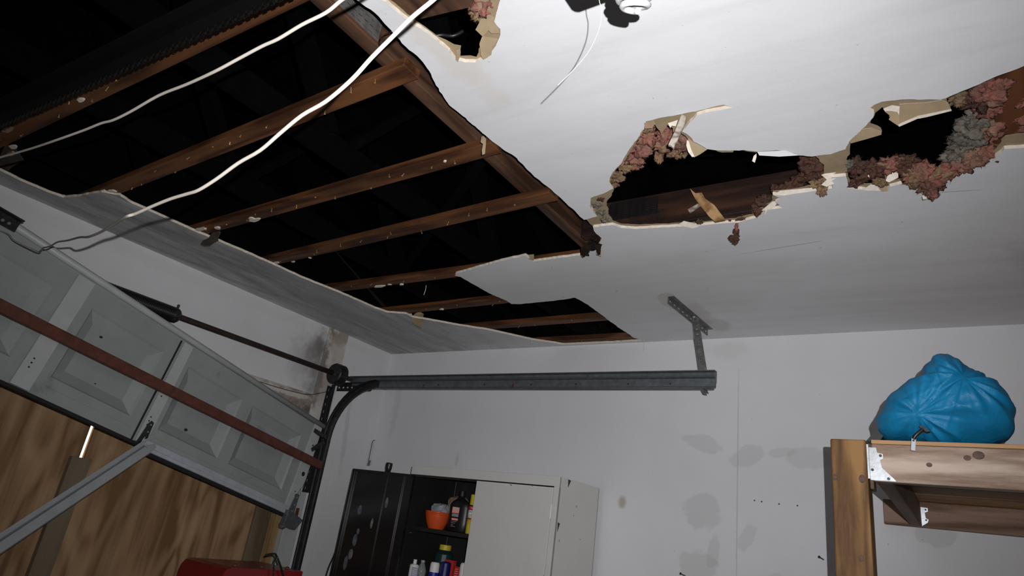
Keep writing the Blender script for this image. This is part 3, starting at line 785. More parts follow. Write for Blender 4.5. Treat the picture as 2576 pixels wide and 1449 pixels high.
def insulation(lab, tufts, seed):
    c0 = CE(tufts[0][0], tufts[0][1])
    t = thing('insulation_batt', (c0.x, c0.y, H + .02), lab, 'insulation', 'glass wool remains around the ceiling holes')
    for i, tf in enumerate(tufts):
        x, y, dz, r, m = tf[:5]; sq = tf[5] if len(tf) > 5 else (1, 1, .75)
        fluff_mesh(W(x, y, 2, H + dz), r, seed + i * 1.37, sq).build('tuft', B[m], t, fix=False, smooth=True)
    return t
insulation('pink insulation along the left rim of the middle hole', [
    (1625, 345, .035, .035, 'ins_pink'), (1612, 372, .03, .038, 'ins_pink'), (1592, 395, .03, .035, 'ins_pink'), (1600, 415, .03, .022, 'ins_pink'), (1575, 418, .025, .026, 'ins_tan'),
    (1553, 445, .02, .026, 'ins_tan'), (1545, 462, .02, .02, 'ins_tan'), (1632, 322, .03, .02, 'ins_tan')], 2)
insulation('pink and tan insulation under the upper middle hole', [
    (1672, 340, .05, .035, 'ins_pink'), (1690, 352, .05, .04, 'ins_pink'), (1715, 362, .045, .035, 'ins_pink'), (1668, 365, .04, .03, 'ins_tan'), (1700, 380, .05, .03, 'ins_tan'), (1658, 395, .03, .022, 'ins_tan', (.7, .7, 1.3)), (1720, 378, .05, .025, 'ins_tan')], 21)
insulation('sooty pink insulation at the right end of the middle hole', [
    (2040, 412, .04, .035, 'ins_dark'), (2055, 432, .03, .036, 'ins_dark'), (2062, 455, .02, .030, 'ins_tan'), (2030, 440, .04, .034, 'ins_dark'), (2068, 478, .0, .020, 'ins_tan', (.8, .8, 1.3)), (2005, 460, .04, .03, 'ins_dark'), (1985, 474, .03, .028, 'ins_dark'), (1955, 478, .03, .024, 'ins_dark')], 40)
insulation('dark insulation along the lower rim of the middle hole', [
    (1920, 505, .03, .028, 'ins_dark'), (1905, 528, .02, .026, 'ins_dark'), (1870, 545, .02, .026, 'ins_dark'), (1840, 552, .02, .022, 'ins_dark'), (1790, 556, .02, .018, 'ins_dark'), (1760, 556, .015, .016, 'ins_dark')], 60)
insulation('grey plaster wool at the left tip of the middle hole', [
    (1500, 512, .014, .020, 'ins_grey'), (1512, 530, .016, .022, 'ins_grey'), (1520, 548, .016, .022, 'ins_grey'), (1513, 498, .016, .016, 'ins_dark')], 80)
insulation('burnt black crust hanging at the tip of the brown chord', [
    (1500, 600, .01, .022, 'soot_rag'), (1488, 622, .0, .020, 'soot_rag'), (1474, 636, -.005, .016, 'soot_rag'), (1506, 615, .0, .014, 'soot_rag')], 91)
insulation('small pink insulation scrap hanging below the middle hole', [
    (1853, 570, -.015, .010, 'ins_pink', (.7, .7, 1.6)), (1852, 583, -.03, .012, 'ins_dark', (1, 1, 1)), (1848, 600, -.045, .016, 'ins_dark', (1.2, 1, .9)), (1850, 610, -.05, .010, 'ins_dark')], 95)
insulation('red pink insulation clumps hanging from the far right hole', [
    (2320, 440, .0, .050, 'ins_pink'), (2345, 455, -.01, .042, 'ins_pink'), (2300, 445, .0, .036, 'ins_tan'), (2345, 480, -.03, .024, 'ins_pink', (.9, .9, 1.2)), (2360, 440, .0, .036, 'ins_tan'), (2395, 425, .01, .036, 'ins_pink'), (2420, 415, .01, .034, 'ins_pink'),
    (2450, 398, .015, .040, 'ins_pink'), (2478, 388, .02, .036, 'ins_pink')], 110)
insulation('grey insulation bank inside the far right hole', [
    (2462, 300, .05, .040, 'ins_grey'), (2450, 322, .05, .044, 'ins_grey'), (2435, 345, .045, .044, 'ins_grey'), (2418, 365, .04, .040, 'ins_grey'), (2400, 388, .035, .036, 'ins_grey'), (2470, 345, .06, .046, 'ins_pink'), (2484, 312, .06, .046, 'ins_pink')], 130)
insulation('pink insulation against the red brown chord at far right', [
    (2490, 232, .04, .042, 'ins_pink'), (2508, 222, .04, .034, 'ins_pink'), (2470, 252, .05, .04, 'ins_dark'), (2440, 246, .05, .03, 'ins_dark'), (2415, 250, .05, .026, 'ins_tan'), (2488, 270, .05, .034, 'ins_pink'), (2590, 250, .05, .035, 'ins_pink'), (2592, 290, .05, .035, 'ins_pink'), (2590, 325, .045, .032, 'ins_pink')], 150)
insulation('sooty brown insulation along the lower rim of the far right hole', [
    (2150, 420, .025, .034, 'ins_dark'), (2170, 440, .02, .034, 'ins_dark'), (2205, 425, .025, .036, 'ins_dark'), (2235, 415, .03, .034, 'ins_pink'), (2265, 420, .03, .034, 'ins_dark'), (2290, 425, .025, .030, 'ins_dark'), (2215, 455, .01, .024, 'ins_tan'), (2150, 460, .01, .022, 'ins_dark'), (2280, 405, .035, .03, 'ins_dark'), (2135, 412, .016, .016, 'ins_grey')], 170)
insulation('pink insulation behind torn paper in the small top hole', [
    (1215, 8, .03, .035, 'ins_pink'), (1232, 22, .03, .025, 'ins_pink'), (1205, 30, .03, .025, 'ins_tan'), (1240, 2, .03, .03, 'ins_pink')], 190)
# rafter piece visible in the small top hole and a wire loop
o = MB().bar(W(985, 18, 2, ZC), W(1260, -52, 2, ZC), .085, .035).build('attic_brace', B['chord_wood']); tag(o, 'brown timber across the small top hole', 'brace')
o = MB().tube(spline([W(1085, 92, 2, H + .09), W(1110, 88, 2, H + .10), W(1140, 90, 2, H + .10), W(1165, 78, 2, H + .12)], 6), .006, 6).build('attic_cable', B['black'], smooth=True); tag(o, 'black glossy cable inside the small top hole', 'cable')

# ================================================================== garage door section, hanging crooked
DO = V((.12, -.727, 1.478)); DU = V((.142, -.972, .188)).normalized()
DV = V((-.055, .182, .982)); DV = (DV - DU * DV.dot(DU)).normalized()
DN = -(DU.cross(DV)).normalized()       # towards the room
D = lambda u, v, n=0: DO + DU * u + DV * v + DN * n
gd = thing('garage_door_section', D(0, 0), 'grey green panelled garage door section hanging crooked in the opening', 'garage door')
DH = .568; DL = 2.78
cells = [(.085, .54), (.625, 1.035), (1.20, 1.62), (1.80, 2.22), (2.30, 2.70)]
v0, v1 = .095, .445
sk = MB()
us = [0.0]
for a, b in cells: us += [a, b]
us.append(DL)
for i in range(len(us) - 1):
    a, b = us[i], us[i + 1]
    vv = [(0, v0), (v0, v1), (v1, DH)]
    for j, (c, d) in enumerate(vv):
        if i % 2 == 1 and j == 1: continue
        sk.add([D(a, c), D(b, c), D(b, d), D(a, d)], [(0, 1, 2, 3)])
# ribs pressed along the section
sk.add([D(0, 0), D(DL, 0), D(DL, 0, -.04), D(0, 0, -.04)], [(0, 1, 2, 3)])
sk.add([D(0, DH), D(DL, DH), D(DL, DH, -.04), D(0, DH, -.04)], [(0, 3, 2, 1)])
sk.add([D(0, 0, -.04), D(DL, 0, -.04), D(DL, DH, -.04), D(0, DH, -.04)], [(0, 3, 2, 1)])
sk.build('door_skin', B['door'], gd, fix=False)
for a, b in cells:
    p = MB()
    rings = [(0, 0), (.010, -.010), (.056, -.034), (.062, -.034)]
    R = []
    for ins_, dn in rings:
        R.append([D(a + ins_, v0 + ins_, dn), D(b - ins_, v0 + ins_, dn), D(b - ins_, v1 - ins_, dn), D(a + ins_, v1 - ins_, dn)])
    for k in range(3):
        for q in range(4):
            q2 = (q + 1) % 4
            p.add([R[k][q], R[k][q2], R[k + 1][q2], R[k + 1][q]], [(0, 1, 2, 3)])
    p.add(R[3], [(0, 1, 2, 3)])
    p.build('panel', B['door'], gd, fix=False)
for v in (.055,):
    for a, b in ((.02, 1.06), (1.17, 1.62)):
        MB().bar(D(a, v, .001), D(b, v, .001), .004, .003, DN).build('pressed_rib', B['door'], gd)
def stile(u0, u1, n=.014):
    mb = MB()
    mb.hexa([D(u0, .004, 0), D(u1, .004, 0), D(u1, DH - .03, 0), D(u0, DH - .03, 0), D(u0, .004, n), D(u1, .004, n), D(u1, DH - .03, n), D(u0, DH - .03, n)])
    s = mb.build('stile', B['door_light'], gd, bevel=.002)
    for v in (.09, .11, .13, .24, .26, .28):
        MB().lathe([(.004, 0), (.004, .001)], D((u0 + u1) / 2 + .012, v, n), DN, 8).build('screw_hole', B['ink'], s)
stile(1.068, 1.128); stile(1.672, 1.755); 
st_end = MB().hexa([D(-.085, -.01, 0), D(.02, -.01, 0), D(.012, DH, 0), D(-.06, DH, 0), D(-.085, -.01, .012), D(.02, -.01, .012), D(.012, DH, .012), D(-.06, DH, .012)]).build('end_stile', B['door_light'], gd, bevel=.002)
for u, v, r in ((-.035, .235, .014), (-.04, .10, .011), (-.02, .12, .004), (-.03, .42, .006)):
    MB().lathe([(r, 0), (r, .0012)], D(u, v, .0122), DN, 12).build('bolt_hole', B['ink'], st_end)
MB().bar(D(1.142, .0, .003), D(1.142, DH - .03, .003), .007, .006, DN).build('seam_gap', B['ink'], gd)
for u, v, r in ((.87, .085 + .075, .008), (1.0, .2, .003), (1.30, .12, .004), (1.42, .16, .003), (.22, .30, .003), (1.5, .36, .006)):
    MB().lathe([(r, 0), (r * .8, .001)], D(u, v, -.0335 if .16 < v < .4 else -.02), DN, 7, sx=1.5).build('dent_mark', B['ink'], gd)
MB().tube([D(-.07, DH - .004, .008), D(DL, DH - .004, .008)], .017, 10).build('top_rail', B['door_light'], gd, smooth=True)
# aluminium bottom retainer, only on the right half, with the rubber below
for nm, dv, dn, w, h, m in (('bottom_retainer', .012, .012, .024, .030, 'alu'), ('bottom_bead', -.012, .016, .022, .020, 'alu'), ('bottom_seal', -.028, .008, .012, .022, 'rubber')):
    MB().bar(D(0.0, dv, dn), D(1.10, dv, dn), h, w, DN).build(nm, B[m], gd, bevel=.004)
MB().bar(D(1.10, -.006, .0), D(2.6, -.006, .0), .014, .02, DN).build('bottom_seal', B['rubber'], gd)
# centre hinge
def hinge(u, v, s, m, par):
    h = MB().prism([D(u - .034 * s, v - .028 * s, .016), D(u + .034 * s, v - .028 * s, .016), D(u + .026 * s, v, .016), D(u + .014 * s, v + .085 * s, .016), D(u + .004 * s, v + .10 * s, .016), D(u - .012 * s, v + .095 * s, .016), D(u - .018 * s, v + .02 * s, .016)], DN * .004).build('hinge', B[m], par, bevel=.001)
    for a, b in ((0, .08), (-.002, .045), (.0, .015), (-.018, -.01)):
        MB().lathe([(.005 * s, 0), (.0045 * s, .003), (.001, .004)], D(u + a * s, v + b * s, .020), DN, 8).build('bolt', B['galv_light'], h)
    return h
hinge(1.095, .015, 1.0, 'galv_dark', gd)
# bottom corner bracket with roller at the right end
cb_ = hinge(-.045, -.01, 1.25, 'galv', gd)
MB().prism([D(-.09, -.09, .02), D(.02, -.09, .02), D(.02, .0, .02), D(-.13, -.02, .02)], DN * .035).build('corner_bracket', B['galv'], gd, bevel=.004)
MB().lathe([(.022, 0), (.024, .006), (.024, .02), (.010, .022)], D(-.01, -.085, .03), DU, 14).build('bottom_roller', B['galv_bracket'], gd, smooth=False)
# rust-red horizontal bar across the section
rb0 = Wp(-60, 740, D(0, 0, .045), DN); rb1 = Wp(808, 1172, D(0, 0, .045), DN)
MB().bar(rb0, rb1, .05, .03, DN).build('reinforcing_bar', B['rust_bar'], gd, bevel=.004)
# bent zinc strut torn loose at the bottom edge
s0 = D(1.075, -.015, .045); s1 = Wp(-60, 1412, D(0, 0, .10), DN)
sd = (s1 - s0).normalized()
sideN = (CAM - s0).normalized(); sx_ = sd.cross(sideN).normalized()
mb = MB()
A = lambda p, k, n: p + sx_ * k + sideN * n
for lst in (((-.028, .0), (-.024, .014), (.010, .014), (.014, .0)), ((.014, .0), (.020, -.012), (.034, -.012), (.038, .0))):
    g0 = [A(s0, *q) for q in lst]; g1 = [A(s1, *q) for q in lst]
    mb.sheet([g0, g1])
mb.build('loose_strut', B['strut'], gd, solid=.003)
MB().bar(A(s0, -.006, .010), A(s0, -.006, .010) - sd * .055 + DV * -.012, .040, .008, sideN, taper=.5).build('strut_end', B['strut'], gd, bevel=.002)
MB().bar(A(s1, .033, .002), A(s0, .033, .002) - sd * .06, .012, .006, sideN).build('strut_lip', B['strut'], gd)
# opener bracket on the top edge, at the frame's left
br0 = Wp(-70, 508, D(0, 0, .03), DN); br1 = Wp(44, 572, D(0, 0, .03), DN)
bk = MB().bar(br0, br1, .05, .006, DN).build('opener_bracket', B['galv_dark'], gd, bevel=.001)
MB().bar(br0 + DV * .028, br1 + DV * .028 - DU * .0, .006, .05, DN).build('bracket_flange', B['galv_dark'], gd)
for x, y in ((6, 554), (22, 562)):
    MB().lathe([(.007, 0), (.006, .004)], Wp(x, y, D(0, 0, .036), DN), DN, 10).build('bolt', B['galv_light'], bk)

# ================================================================== track
TX, TY, TZ, TR = .085, -.50, 2.315, .36
trk = thing('garage_door_track', (TX, TY, 0), 'dark steel garage door track curving from the jamb along the ceiling', 'track')
path = [V((TX, TY, .03)), V((TX, TY, .8)), V((TX, TY, 1.5)), V((TX, TY, TZ - TR))]
for k in range(1, 13):
    a = math.pi / 2 * k / 12
    path.append(V((TX + TR * (1 - math.cos(a)), TY, TZ - TR + TR * math.sin(a))))
TEND = W(1799, 963, 1, TY); slope = (TEND.z - TZ)
path_h = [V((TX + TR, TY, TZ)), V((TX + TR + .4, TY, TZ + slope * .2)), V((1.5, TY, TZ + slope * .5)), V((TEND.x, TY, TEND.z))]
# C profile: open towards the room (-y); coordinates (normal in bend plane, y)
prof = [(.026, -.020), (.030, -.012), (.026, -.004), (.024, .010), (.012, .016), (-.012, .016), (-.024, .010), (-.026, -.004), (-.030, -.012), (-.026, -.020)]
def sweep(pts, prof):
    g = []
    for i, p in enumerate(pts):
        t = (pts[min(i + 1, len(pts) - 1)] - pts[max(i - 1, 0)]).normalized()
        n = V((t.z, 0, -t.x))           # room side / below
        g.append([p + n * a + V((0, b, 0)) for a, b in prof])
    return MB().sheet(g)
sweep(path[:4], prof).build('vertical_track', B['galv_dark'], trk, solid=.0025)
sweep(path[3:], prof).build('curved_track', B['galv_dark'], trk, solid=.0025, smooth=False)
sweep(path_h, prof).build('horizontal_track', B['galv'], trk, solid=.0025)
# stiffening angle riveted along the horizontal run
mb = MB()
a = V((.18, TY + .022, TZ + .028)); b = V((TEND.x, TY + .022, TEND.z + .030))
mb.bar(a, b, .004, .055, (0, 0, 1)); mb.bar(a + V((0, -.016, .028)), b + V((0, -.016, .028)), .034, .004, (0, 0, 1))
mb.build('stiffening_angle', B['galv'], trk)
for x in (.95, 1.3, 1.62, 1.9, 2.2, 2.42):
    zz = TZ + slope * (x - TX - TR) / (TEND.x - TX - TR)
    MB().lathe([(.005, 0), (.004, .003)], (x, TY + .0135, zz), (0, -1, 0), 8).build('rivet', B['nail_dark'], trk)
for x in (.86, 1.52):
    zz = TZ + slope * (x - TX - TR) / (TEND.x - TX - TR)
    MB().bar((x, TY - .022, zz - .03), (x + .006, TY - .022, zz - .006), .008, .006).build('rust_clip', B['rust_bar'], trk)
# flag bracket and jamb angle, both perforated
fb = perf(MB(), (.03, TY + .03, TZ - .035), (1, 0, 0), (0, 0, 1), 8, 1, .042, .05, .38, .22)
fb.add([V((.03, TY + .03, TZ + .015)), V((.38, TY + .03, TZ + .015)), V((.38, TY - .005, TZ + .015)), V((.03, TY - .005, TZ + .015))], [(0, 1, 2, 3)])
fb.build('flag_bracket', B['galv_dark'], trk, solid=.003, fix=False)
ja = perf(MB(), (.018, TY - .045, 1.60), (0, 1, 0), (0, 0, 1), 1, 14, .036, .05, .16, .34)
ja.add([V((.018, TY - .01, 1.60)), V((.018, TY - .01, 2.315)), V((.055, TY - .01, 2.315)), V((.055, TY - .01, 1.60))], [(0, 1, 2, 3)])
ja.build('jamb_angle', B['galv_dark'], trk, solid=.003, fix=False)
# hanger: perforated angle on the ceiling and the down leg
HB = CE(1748, 800)
h0, h1 = CE(1681, 746), CE(1780, 829)
hd = (h1 - h0).normalized(); hn = V((hd.y, -hd.x, 0))
L = (h1 - h0).length
hang = perf(MB(), h0 + V((0, 0, -.034)), hd, (0, 0, 1), 10, 1, L / 10, .034, .45, .28)
hang.add([h0, h1, h1 + hn * .03, h0 + hn * .03], [(0, 1, 2, 3)])
hang.build('ceiling_angle', B['galv_bracket'], trk, solid=.003, fix=False)
lt = W(1745, 786, 1, HB.y - .01); lb = W(1771, 953, 1, TY + .03)
ld = (lb - lt); LL = ld.length; ld.normalize()
lu = V((1, 0, 0)); lu = (lu - ld * lu.dot(ld)).normalized()
leg = perf(MB(), lt - lu * .014, lu, ld, 1, 13, .034, LL / 13, .30, .36)
ln_ = lu.cross(ld)
if ln_.y < 0: ln_.negate()
leg.add([lt - lu * .014, lb - lu * .014, lb - lu * .014 + ln_ * .03, lt - lu * .014 + ln_ * .03], [(0, 1, 2, 3)])
leg.build('hanger_leg', B['galv_bracket'], trk, solid=.003, fix=False)
for p in (lt + ld * .03, lb + ld * .008):
    MB().lathe([(.009, 0), (.009, .006), (.004, .007), (.004, .012)], p + V((0, -.004, 0)), (0, -1, 0), 6).build('bolt', B['galv_light'], trk)
MB().bar(TEND + V((-.05, 0, -.03)), TEND + V((-.035, -.012, -.052)), .022, .005).build('end_stop', B['galv_bracket'], trk)
# rollers stuck at the curve
for (xa, ya, xb, yb) in ((789, 1082, 818, 1100), (782, 1132, 815, 1112)):
    a = W(xa, ya, 0, .10); b = W(xb, yb, 0, .11)
    MB().bar(a, b, .026, .02, (1, 0, 0)).build('roller_arm', B['galv_dark'], trk, bevel=.003)
MB().lathe([(.018, 0), (.022, .004), (.022, .014), (.018, .018)], (TX + .01, TY - .02, 1.93), (0, 1, 0), 14).build('roller', B['galv_dark'], trk)
MB().bar((.03, -.565, 1.37), (.03, -.565, 1.50), .03, .02, (1, 0, 0)).build('jamb_clip', B['rust_bar'], trk)

# ================================================================== torsion shaft
SX, SZ = .10, 2.373
tor = thing('torsion_spring_shaft', (SX, -.6, SZ), 'rusty torsion shaft with black spring and cable drum above the door', 'torsion shaft')
MB().tube([(SX, -.395, SZ), (SX, -3.3, SZ)], .0165, 12).build('shaft', B['shaft'], tor, smooth=True)
yA, yB = W(436, 792, 0, SX).y, -2.35
mb = MB()
hel = []
turns = 78
for i in range(turns * 10 + 1):
    a = 2 * math.pi * i / 10; t = i / (turns * 10)
    hel.append(V((SX + .038 * math.cos(a), yA + (yB - yA) * t, SZ + .038 * math.sin(a))))
mb.tube(hel, .0055, 5)
mb.build('torsion_spring', B['black'], tor, smooth=True)
MB().lathe([(.034, -.02), (.041, -.012), (.043, .0), (.040, .018), (.030, .030), (.022, .036)], (SX, yA, SZ), (0, 1, 0), 16).build('winding_cone', B['galv_dark'], tor)
MB().tube([(SX, yA + .01, SZ + .035), (SX, yA + .012, SZ + .062)], .007, 8).build('set_screw', B['nail_dark'], tor)
yD = W(850, 945, 0, SX).y
MB().lathe([(.024, -.055), (.034, -.048), (.066, -.042), (.071, -.034), (.062, -.026), (.062, .014), (.070, .018), (.072, .026), (.034, .030), (.024, .05)], (SX, yD, SZ), (0, 1, 0), 28).build('cable_drum', B['galv_dark'], tor)
for r, dy in ((.065, -.02), (.0655, -.012), (.071, -.004), (.0655, .005)):
    ring = [V((SX + r * math.cos(a * math.pi / 12), yD + dy + .002 * math.sin(a), SZ + r * math.sin(a * math.pi / 12))) for a in range(25)]
    MB().tube(ring, .0018, 5).build('cable_wrap', B['black'], tor, smooth=True)
# bearing plate
bp = perf(MB(), (.05, yD + .035, TZ + .005), (1, 0, 0), (0, 0, 1), 2, 1, .042, .03, .5, .35)
bp.add([V((.05, yD + .035, TZ + .035)), V((.134, yD + .035, TZ + .035)), V((.134, yD + .035, SZ + .02)), V((.05, yD + .035, SZ + .02))], [(0, 1, 2, 3)])
bp.build('bearing_plate', B['galv_dark'], tor, solid=.003, fix=False)
MB().tube(spline([(SX + .05, yD, SZ - .01), (.09, yD - .02, 2.2), (.10, yD - .01, 1.9), D(-.05, .15, .03)], 6), .0016, 5).build('lift_cable', B['nail_dark'], tor)
lp = D(-.052, .12, .02)
MB().tube([lp + V((0, 0, .03)), lp + V((.0, -.012, -.01)), lp + V((0, 0, -.022)), lp + V((0, .012, -.01)), lp + V((0, 0, .03))], .0016, 5).build('cable_loop', B['galv'], tor)
# thin slack cord along the header
hc = [W(520, 930, 0, .02), W(610, 947, 0, .02), W(700, 975, 0, .02), W(770, 992, 0, .025), W(800, 990, 0, .03), W(825, 984, 0, .04)]
o = MB().tube(spline(hc, 5), .0022, 5).build('slack_cord', B['shaft'], smooth=True); tag(o, 'thin slack cord drooping along the stained door header', 'cord')

# ================================================================== opener rail, unit and bulb
op = thing('garage_door_opener', (3.2, -2.9, 2.45), 'garage door opener with black chain rail, bulb and hanging antenna', 'door opener')
r0 = W(17, 311, 2, 2.40); r1 = W(659, 17, 2, 2.40)
rd = (r1 - r0).normalized()
ra = r0 - rd * 1.1; rb = r1 + rd * .56
up = V((0, 0, 1))
mb = MB(); mb.bar(ra + up * .040, rb + up * .040, .036, .040); mb.bar(ra + up * .063, rb + up * .063, .075, .005)
mb.build('rail', B['rail'], op, bevel=.002)
mb = MB()
nl = int((rb - ra).length / .0125)
for i in range(nl):
    p = ra + (rb - ra) * (i / nl)
    if i % 2: mb.bar(p, p + rd * .010, .005, .007)
    else:
        mb.bar(p + V((0, .004, 0)), p + rd * .012 + V((0, .004, 0)), .002, .007); mb.bar(p - V((0, .004, 0)), p + rd * .012 - V((0, .004, 0)), .002, .007)
o = mb.build('chain', B['chain'], op); o['kind'] = 'stuff'
PU = Wd(1476, 8, .98)
UX, UY, UZ = PU.x, PU.y, PU.z
MB().box((UX, UY - .36, UZ), (UX + .42, UY, UZ + .17)).build('housing', B['black_matte'], op, bevel=.012)
MB().box((UX + .012, UY - .10, UZ - .008), (UX + .10, UY - .010, UZ + .02)).build('light_lens', B['lens'], op, bevel=.006)
for x in (UX + .06, UX + .36):
    MB().bar((x, UY - .18, UZ + .16), (x, UY - .18, H), .03, .004, (0, 1, 0)).build('hanging_strap', B['galv'], op)
# spiral bulb sticking out sideways
bc = Wd(1601, -58, 1.02); bax = (CD * .97 - CR * .10 + CF * .16).normalized()
xx = bax.cross(V((0, 0, 1))).normalized(); yy_ = bax.cross(xx)
MB().lathe([(.013, -.05), (.016, -.02), (.022, -.014), (.022, -.002), (.016, .004)], bc, bax, 16).build('bulb_base', B['cfl'], op, smooth=True)
hel = []
for i in range(4 * 16 + 1):
    a = 2 * math.pi * i / 16; t = i / 64
    rr_ = .0235 if t < .75 else .0235 - (t - .75) * .06
    hel.append(bc + bax * (.010 + .040 * t) + xx * (rr_ * math.cos(a)) + yy_ * (rr_ * math.sin(a)))
MB().tube(hel, .0055, 8).build('spiral_bulb', B['cfl'], op, smooth=True)
MB().bar(bc - bax * .045, V((UX + .14, UY - .02, UZ + .05)), .03, .03).build('lamp_socket', B['black_matte'], op, bevel=.004)
ant = [(1505, -14, 1.0), (1508, 4, 1.0), (1513, 28, 1.0), (1508, 70, 1.0), (1484, 125, 1.0), (1448, 170, 1.0), (1403, 215, 1.0)]
MB().tube(spline([Wd(*q) for q in ant], 6), .0007, 6).build('antenna_wire', B['wire'], op, smooth=True)

# ================================================================== white cables
def cable_pts(lst, keys):
    """depths interpolated between the keys (pixel x -> depth)"""
    out = []
    for x, y in lst:
        for (xa, da), (xb, db) in zip(keys, keys[1:]):
            if xb <= x <= xa or (x > xa and (xa, da) == keys[0]):
                t = (xa - x) / (xa - xb); out.append(Wd(x, y, da + (db - da) * max(0, t))); break
    return out
wB = [(1090, 0), (1035, 45), (990, 90), (935, 145), (885, 200), (820, 255), (760, 290), (705, 335), (655, 378), (600, 410), (545, 450), (500, 478), (470, 488), (430, 500), (385, 518), (340, 538), (318, 545), (290, 562), (255, 583), (222, 596), (200, 597), (170, 605), (145, 609), (125, 620), (108, 624)]
pts = [Wd(1500, -420, .85), Wd(1300, -215, .75), Wd(1185, -90, .72), Wd(1130, -38, .72)] + cable_pts(wB, [(1130, .72), (885, .80), (500, .98), (318, 1.10), (222, 1.5), (200, 1.7), (145, 2.1), (100, 2.45)])
pts += [Wd(x, y, 2.5 + .03 * k_) for k_, (x, y) in enumerate( ((100, 634), (69, 622), (34, 604), (22, 590), (0, 581), (-40, 570), (-80, 560)))]
o = MB().tube(spline(pts, 4), .0027, 8).build('white_cable', B['wire'], smooth=True)
tag(o, 'longer white cable sagging from the opener down to the garage door', 'cable', 'loose white cables')
wA = [(860, 0), (820, 32), (760, 62), (700, 98), (660, 116), (600, 148), (540, 180), (470, 212), (400, 240), (330, 280), (285, 302), (255, 310), (210, 328), (140, 353), (90, 370), (40, 385), (0, 396), (-60, 415)]
pts = [Wd(1300, -330, .85), Wd(1080, -140, .78), Wd(965, -62, .76), Wd(905, -28, .76)] + cable_pts(wA, [(905, .76), (540, .95), (140, 1.3), (-80, 1.6)])
o = MB().tube(spline(pts, 4), .0024, 8).build('white_cable', B['wire'], smooth=True)
tag(o, 'shorter white cable crossing the dark hole nearer the opener rail', 'cable', 'loose white cables')
o = MB().tube(spline([W(x, y, 2, H - .02) for x, y in ((985, 80), (968, 88), (957, 100), (957, 118))], 6), .0012, 5).build('thin_wire', B['black'], smooth=True)
tag(o, 'thin curled black wire beside the brown chord', 'wire')

# ================================================================== metal cabinet
th = math.radians(1.5)
A0 = V((1.854, -.465, 0)); ex = V((math.cos(th), -math.sin(th), 0)); ey = V((math.sin(th), math.cos(th), 0))
CWd, CDp, CT = 1.035, .43, 1.83
Cc = lambda a, d, z: A0 - ex * (CWd - a) + ey * d + V((0, 0, z))        # a from left side, d from front
cab = thing('storage_cabinet', Cc(CWd / 2, CDp / 2, 0), 'off white metal storage cabinet with open black door', 'cabinet')
def cbox(a0, a1, d0, d1, z0, z1):
    return MB().hexa([Cc(a0, d0, z0), Cc(a1, d0, z0), Cc(a1, d1, z0), Cc(a0, d1, z0), Cc(a0, d0, z1), Cc(a1, d0, z1), Cc(a1, d1, z1), Cc(a0, d1, z1)])
cbox(CWd - .004, CWd, 0, CDp, .0, CT).build('side_panel', B['cab_white'], cab)
cbox(0, .004, 0, CDp, .0, CT).build('side_panel', B['cab_white'], cab)
cbox(0, CWd, 0, CDp, CT - .004, CT).build('top_panel', B['cab_white'], cab, bevel=.002)
cbox(0, CWd, CDp - .004, CDp, 0, CT).build('back_panel', B['cab_in'], cab)
cbox(0.004, CWd - .004, .004, CDp, .05, .056).build('bottom_panel', B['cab_in'], cab)
cbox(0, CWd, -.002, .016, CT - .050, CT).build('top_rail', B['cab_white'], cab, bevel=.002)
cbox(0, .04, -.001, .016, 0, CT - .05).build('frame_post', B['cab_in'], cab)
cbox(CWd - .030, CWd, -.001, .016, 0, CT - .05).build('frame_post', B['cab_white'], cab)
cbox(.004, .008, .016, CDp - .01, .06, CT - .01).build('inner_lining', B['cab_in'], cab)
cbox(.02, .515, .004, .018, CT - .062, CT - .05).build('inner_lip', B['galv_dark'], cab)
cbox(0, CWd, CDp * .3, CDp * .99, CT, CT + .0015).build('top_seam', B['cab_white'], cab)
SPL = .505
dr = cbox(SPL, CWd - .033, -.004, .012, .06, CT - .056).build('right_door', B['cab_white'], cab, bevel=.002)
for z0, z1 in ((CT - .21, CT - .14),):
    h_ = cbox(CWd - .064, CWd - .010, -.0058, -.0042, z0, z1).build('hinge', B['cab_white'], dr, bevel=.0006)
    MB().tube([Cc(CWd - .033, -.006, z0), Cc(CWd - .033, -.006, z1)], .0028, 6).build('hinge_pin', B['cab_white'], h_)
# chipped enamel flakes
for i, (a, z, w, h2) in enumerate(((.73, CT - .060, .016, .006), (.87, CT - .057, .008, .004), (CWd + .001, CT - .20, .0, 0), (CWd - .033, CT - .47, .006, .02))):
    if w == 0: continue
    MB().prism([Cc(a, -.0062, z), Cc(a + w, -.0062, z - h2 * .4), Cc(a + w * .9, -.0062, z - h2), Cc(a + w * .3, -.0062, z - h2 * .6)], ey * .001).build('paint_chip', B['shaft'], cab)
for i, (d, z, w, h2) in enumerate(((.08, CT - .002, .028, .04), (.02, CT - .22, .02, .045), (.05, CT - .30, .004, .012), (.19, CT - .12, .004, .012), (.17, CT - .17, .004, .006), (.26, CT - .28, .004, .005))):
    MB().prism([Cc(CWd + .001, d, z), Cc(CWd + .001, d + w, z - h2 * .1), Cc(CWd + .001, d + w * .6, z - h2 * .5), Cc(CWd + .001, d + w * .2, z - h2)], ex * .001).build('paint_chip', B['shaft'], cab)
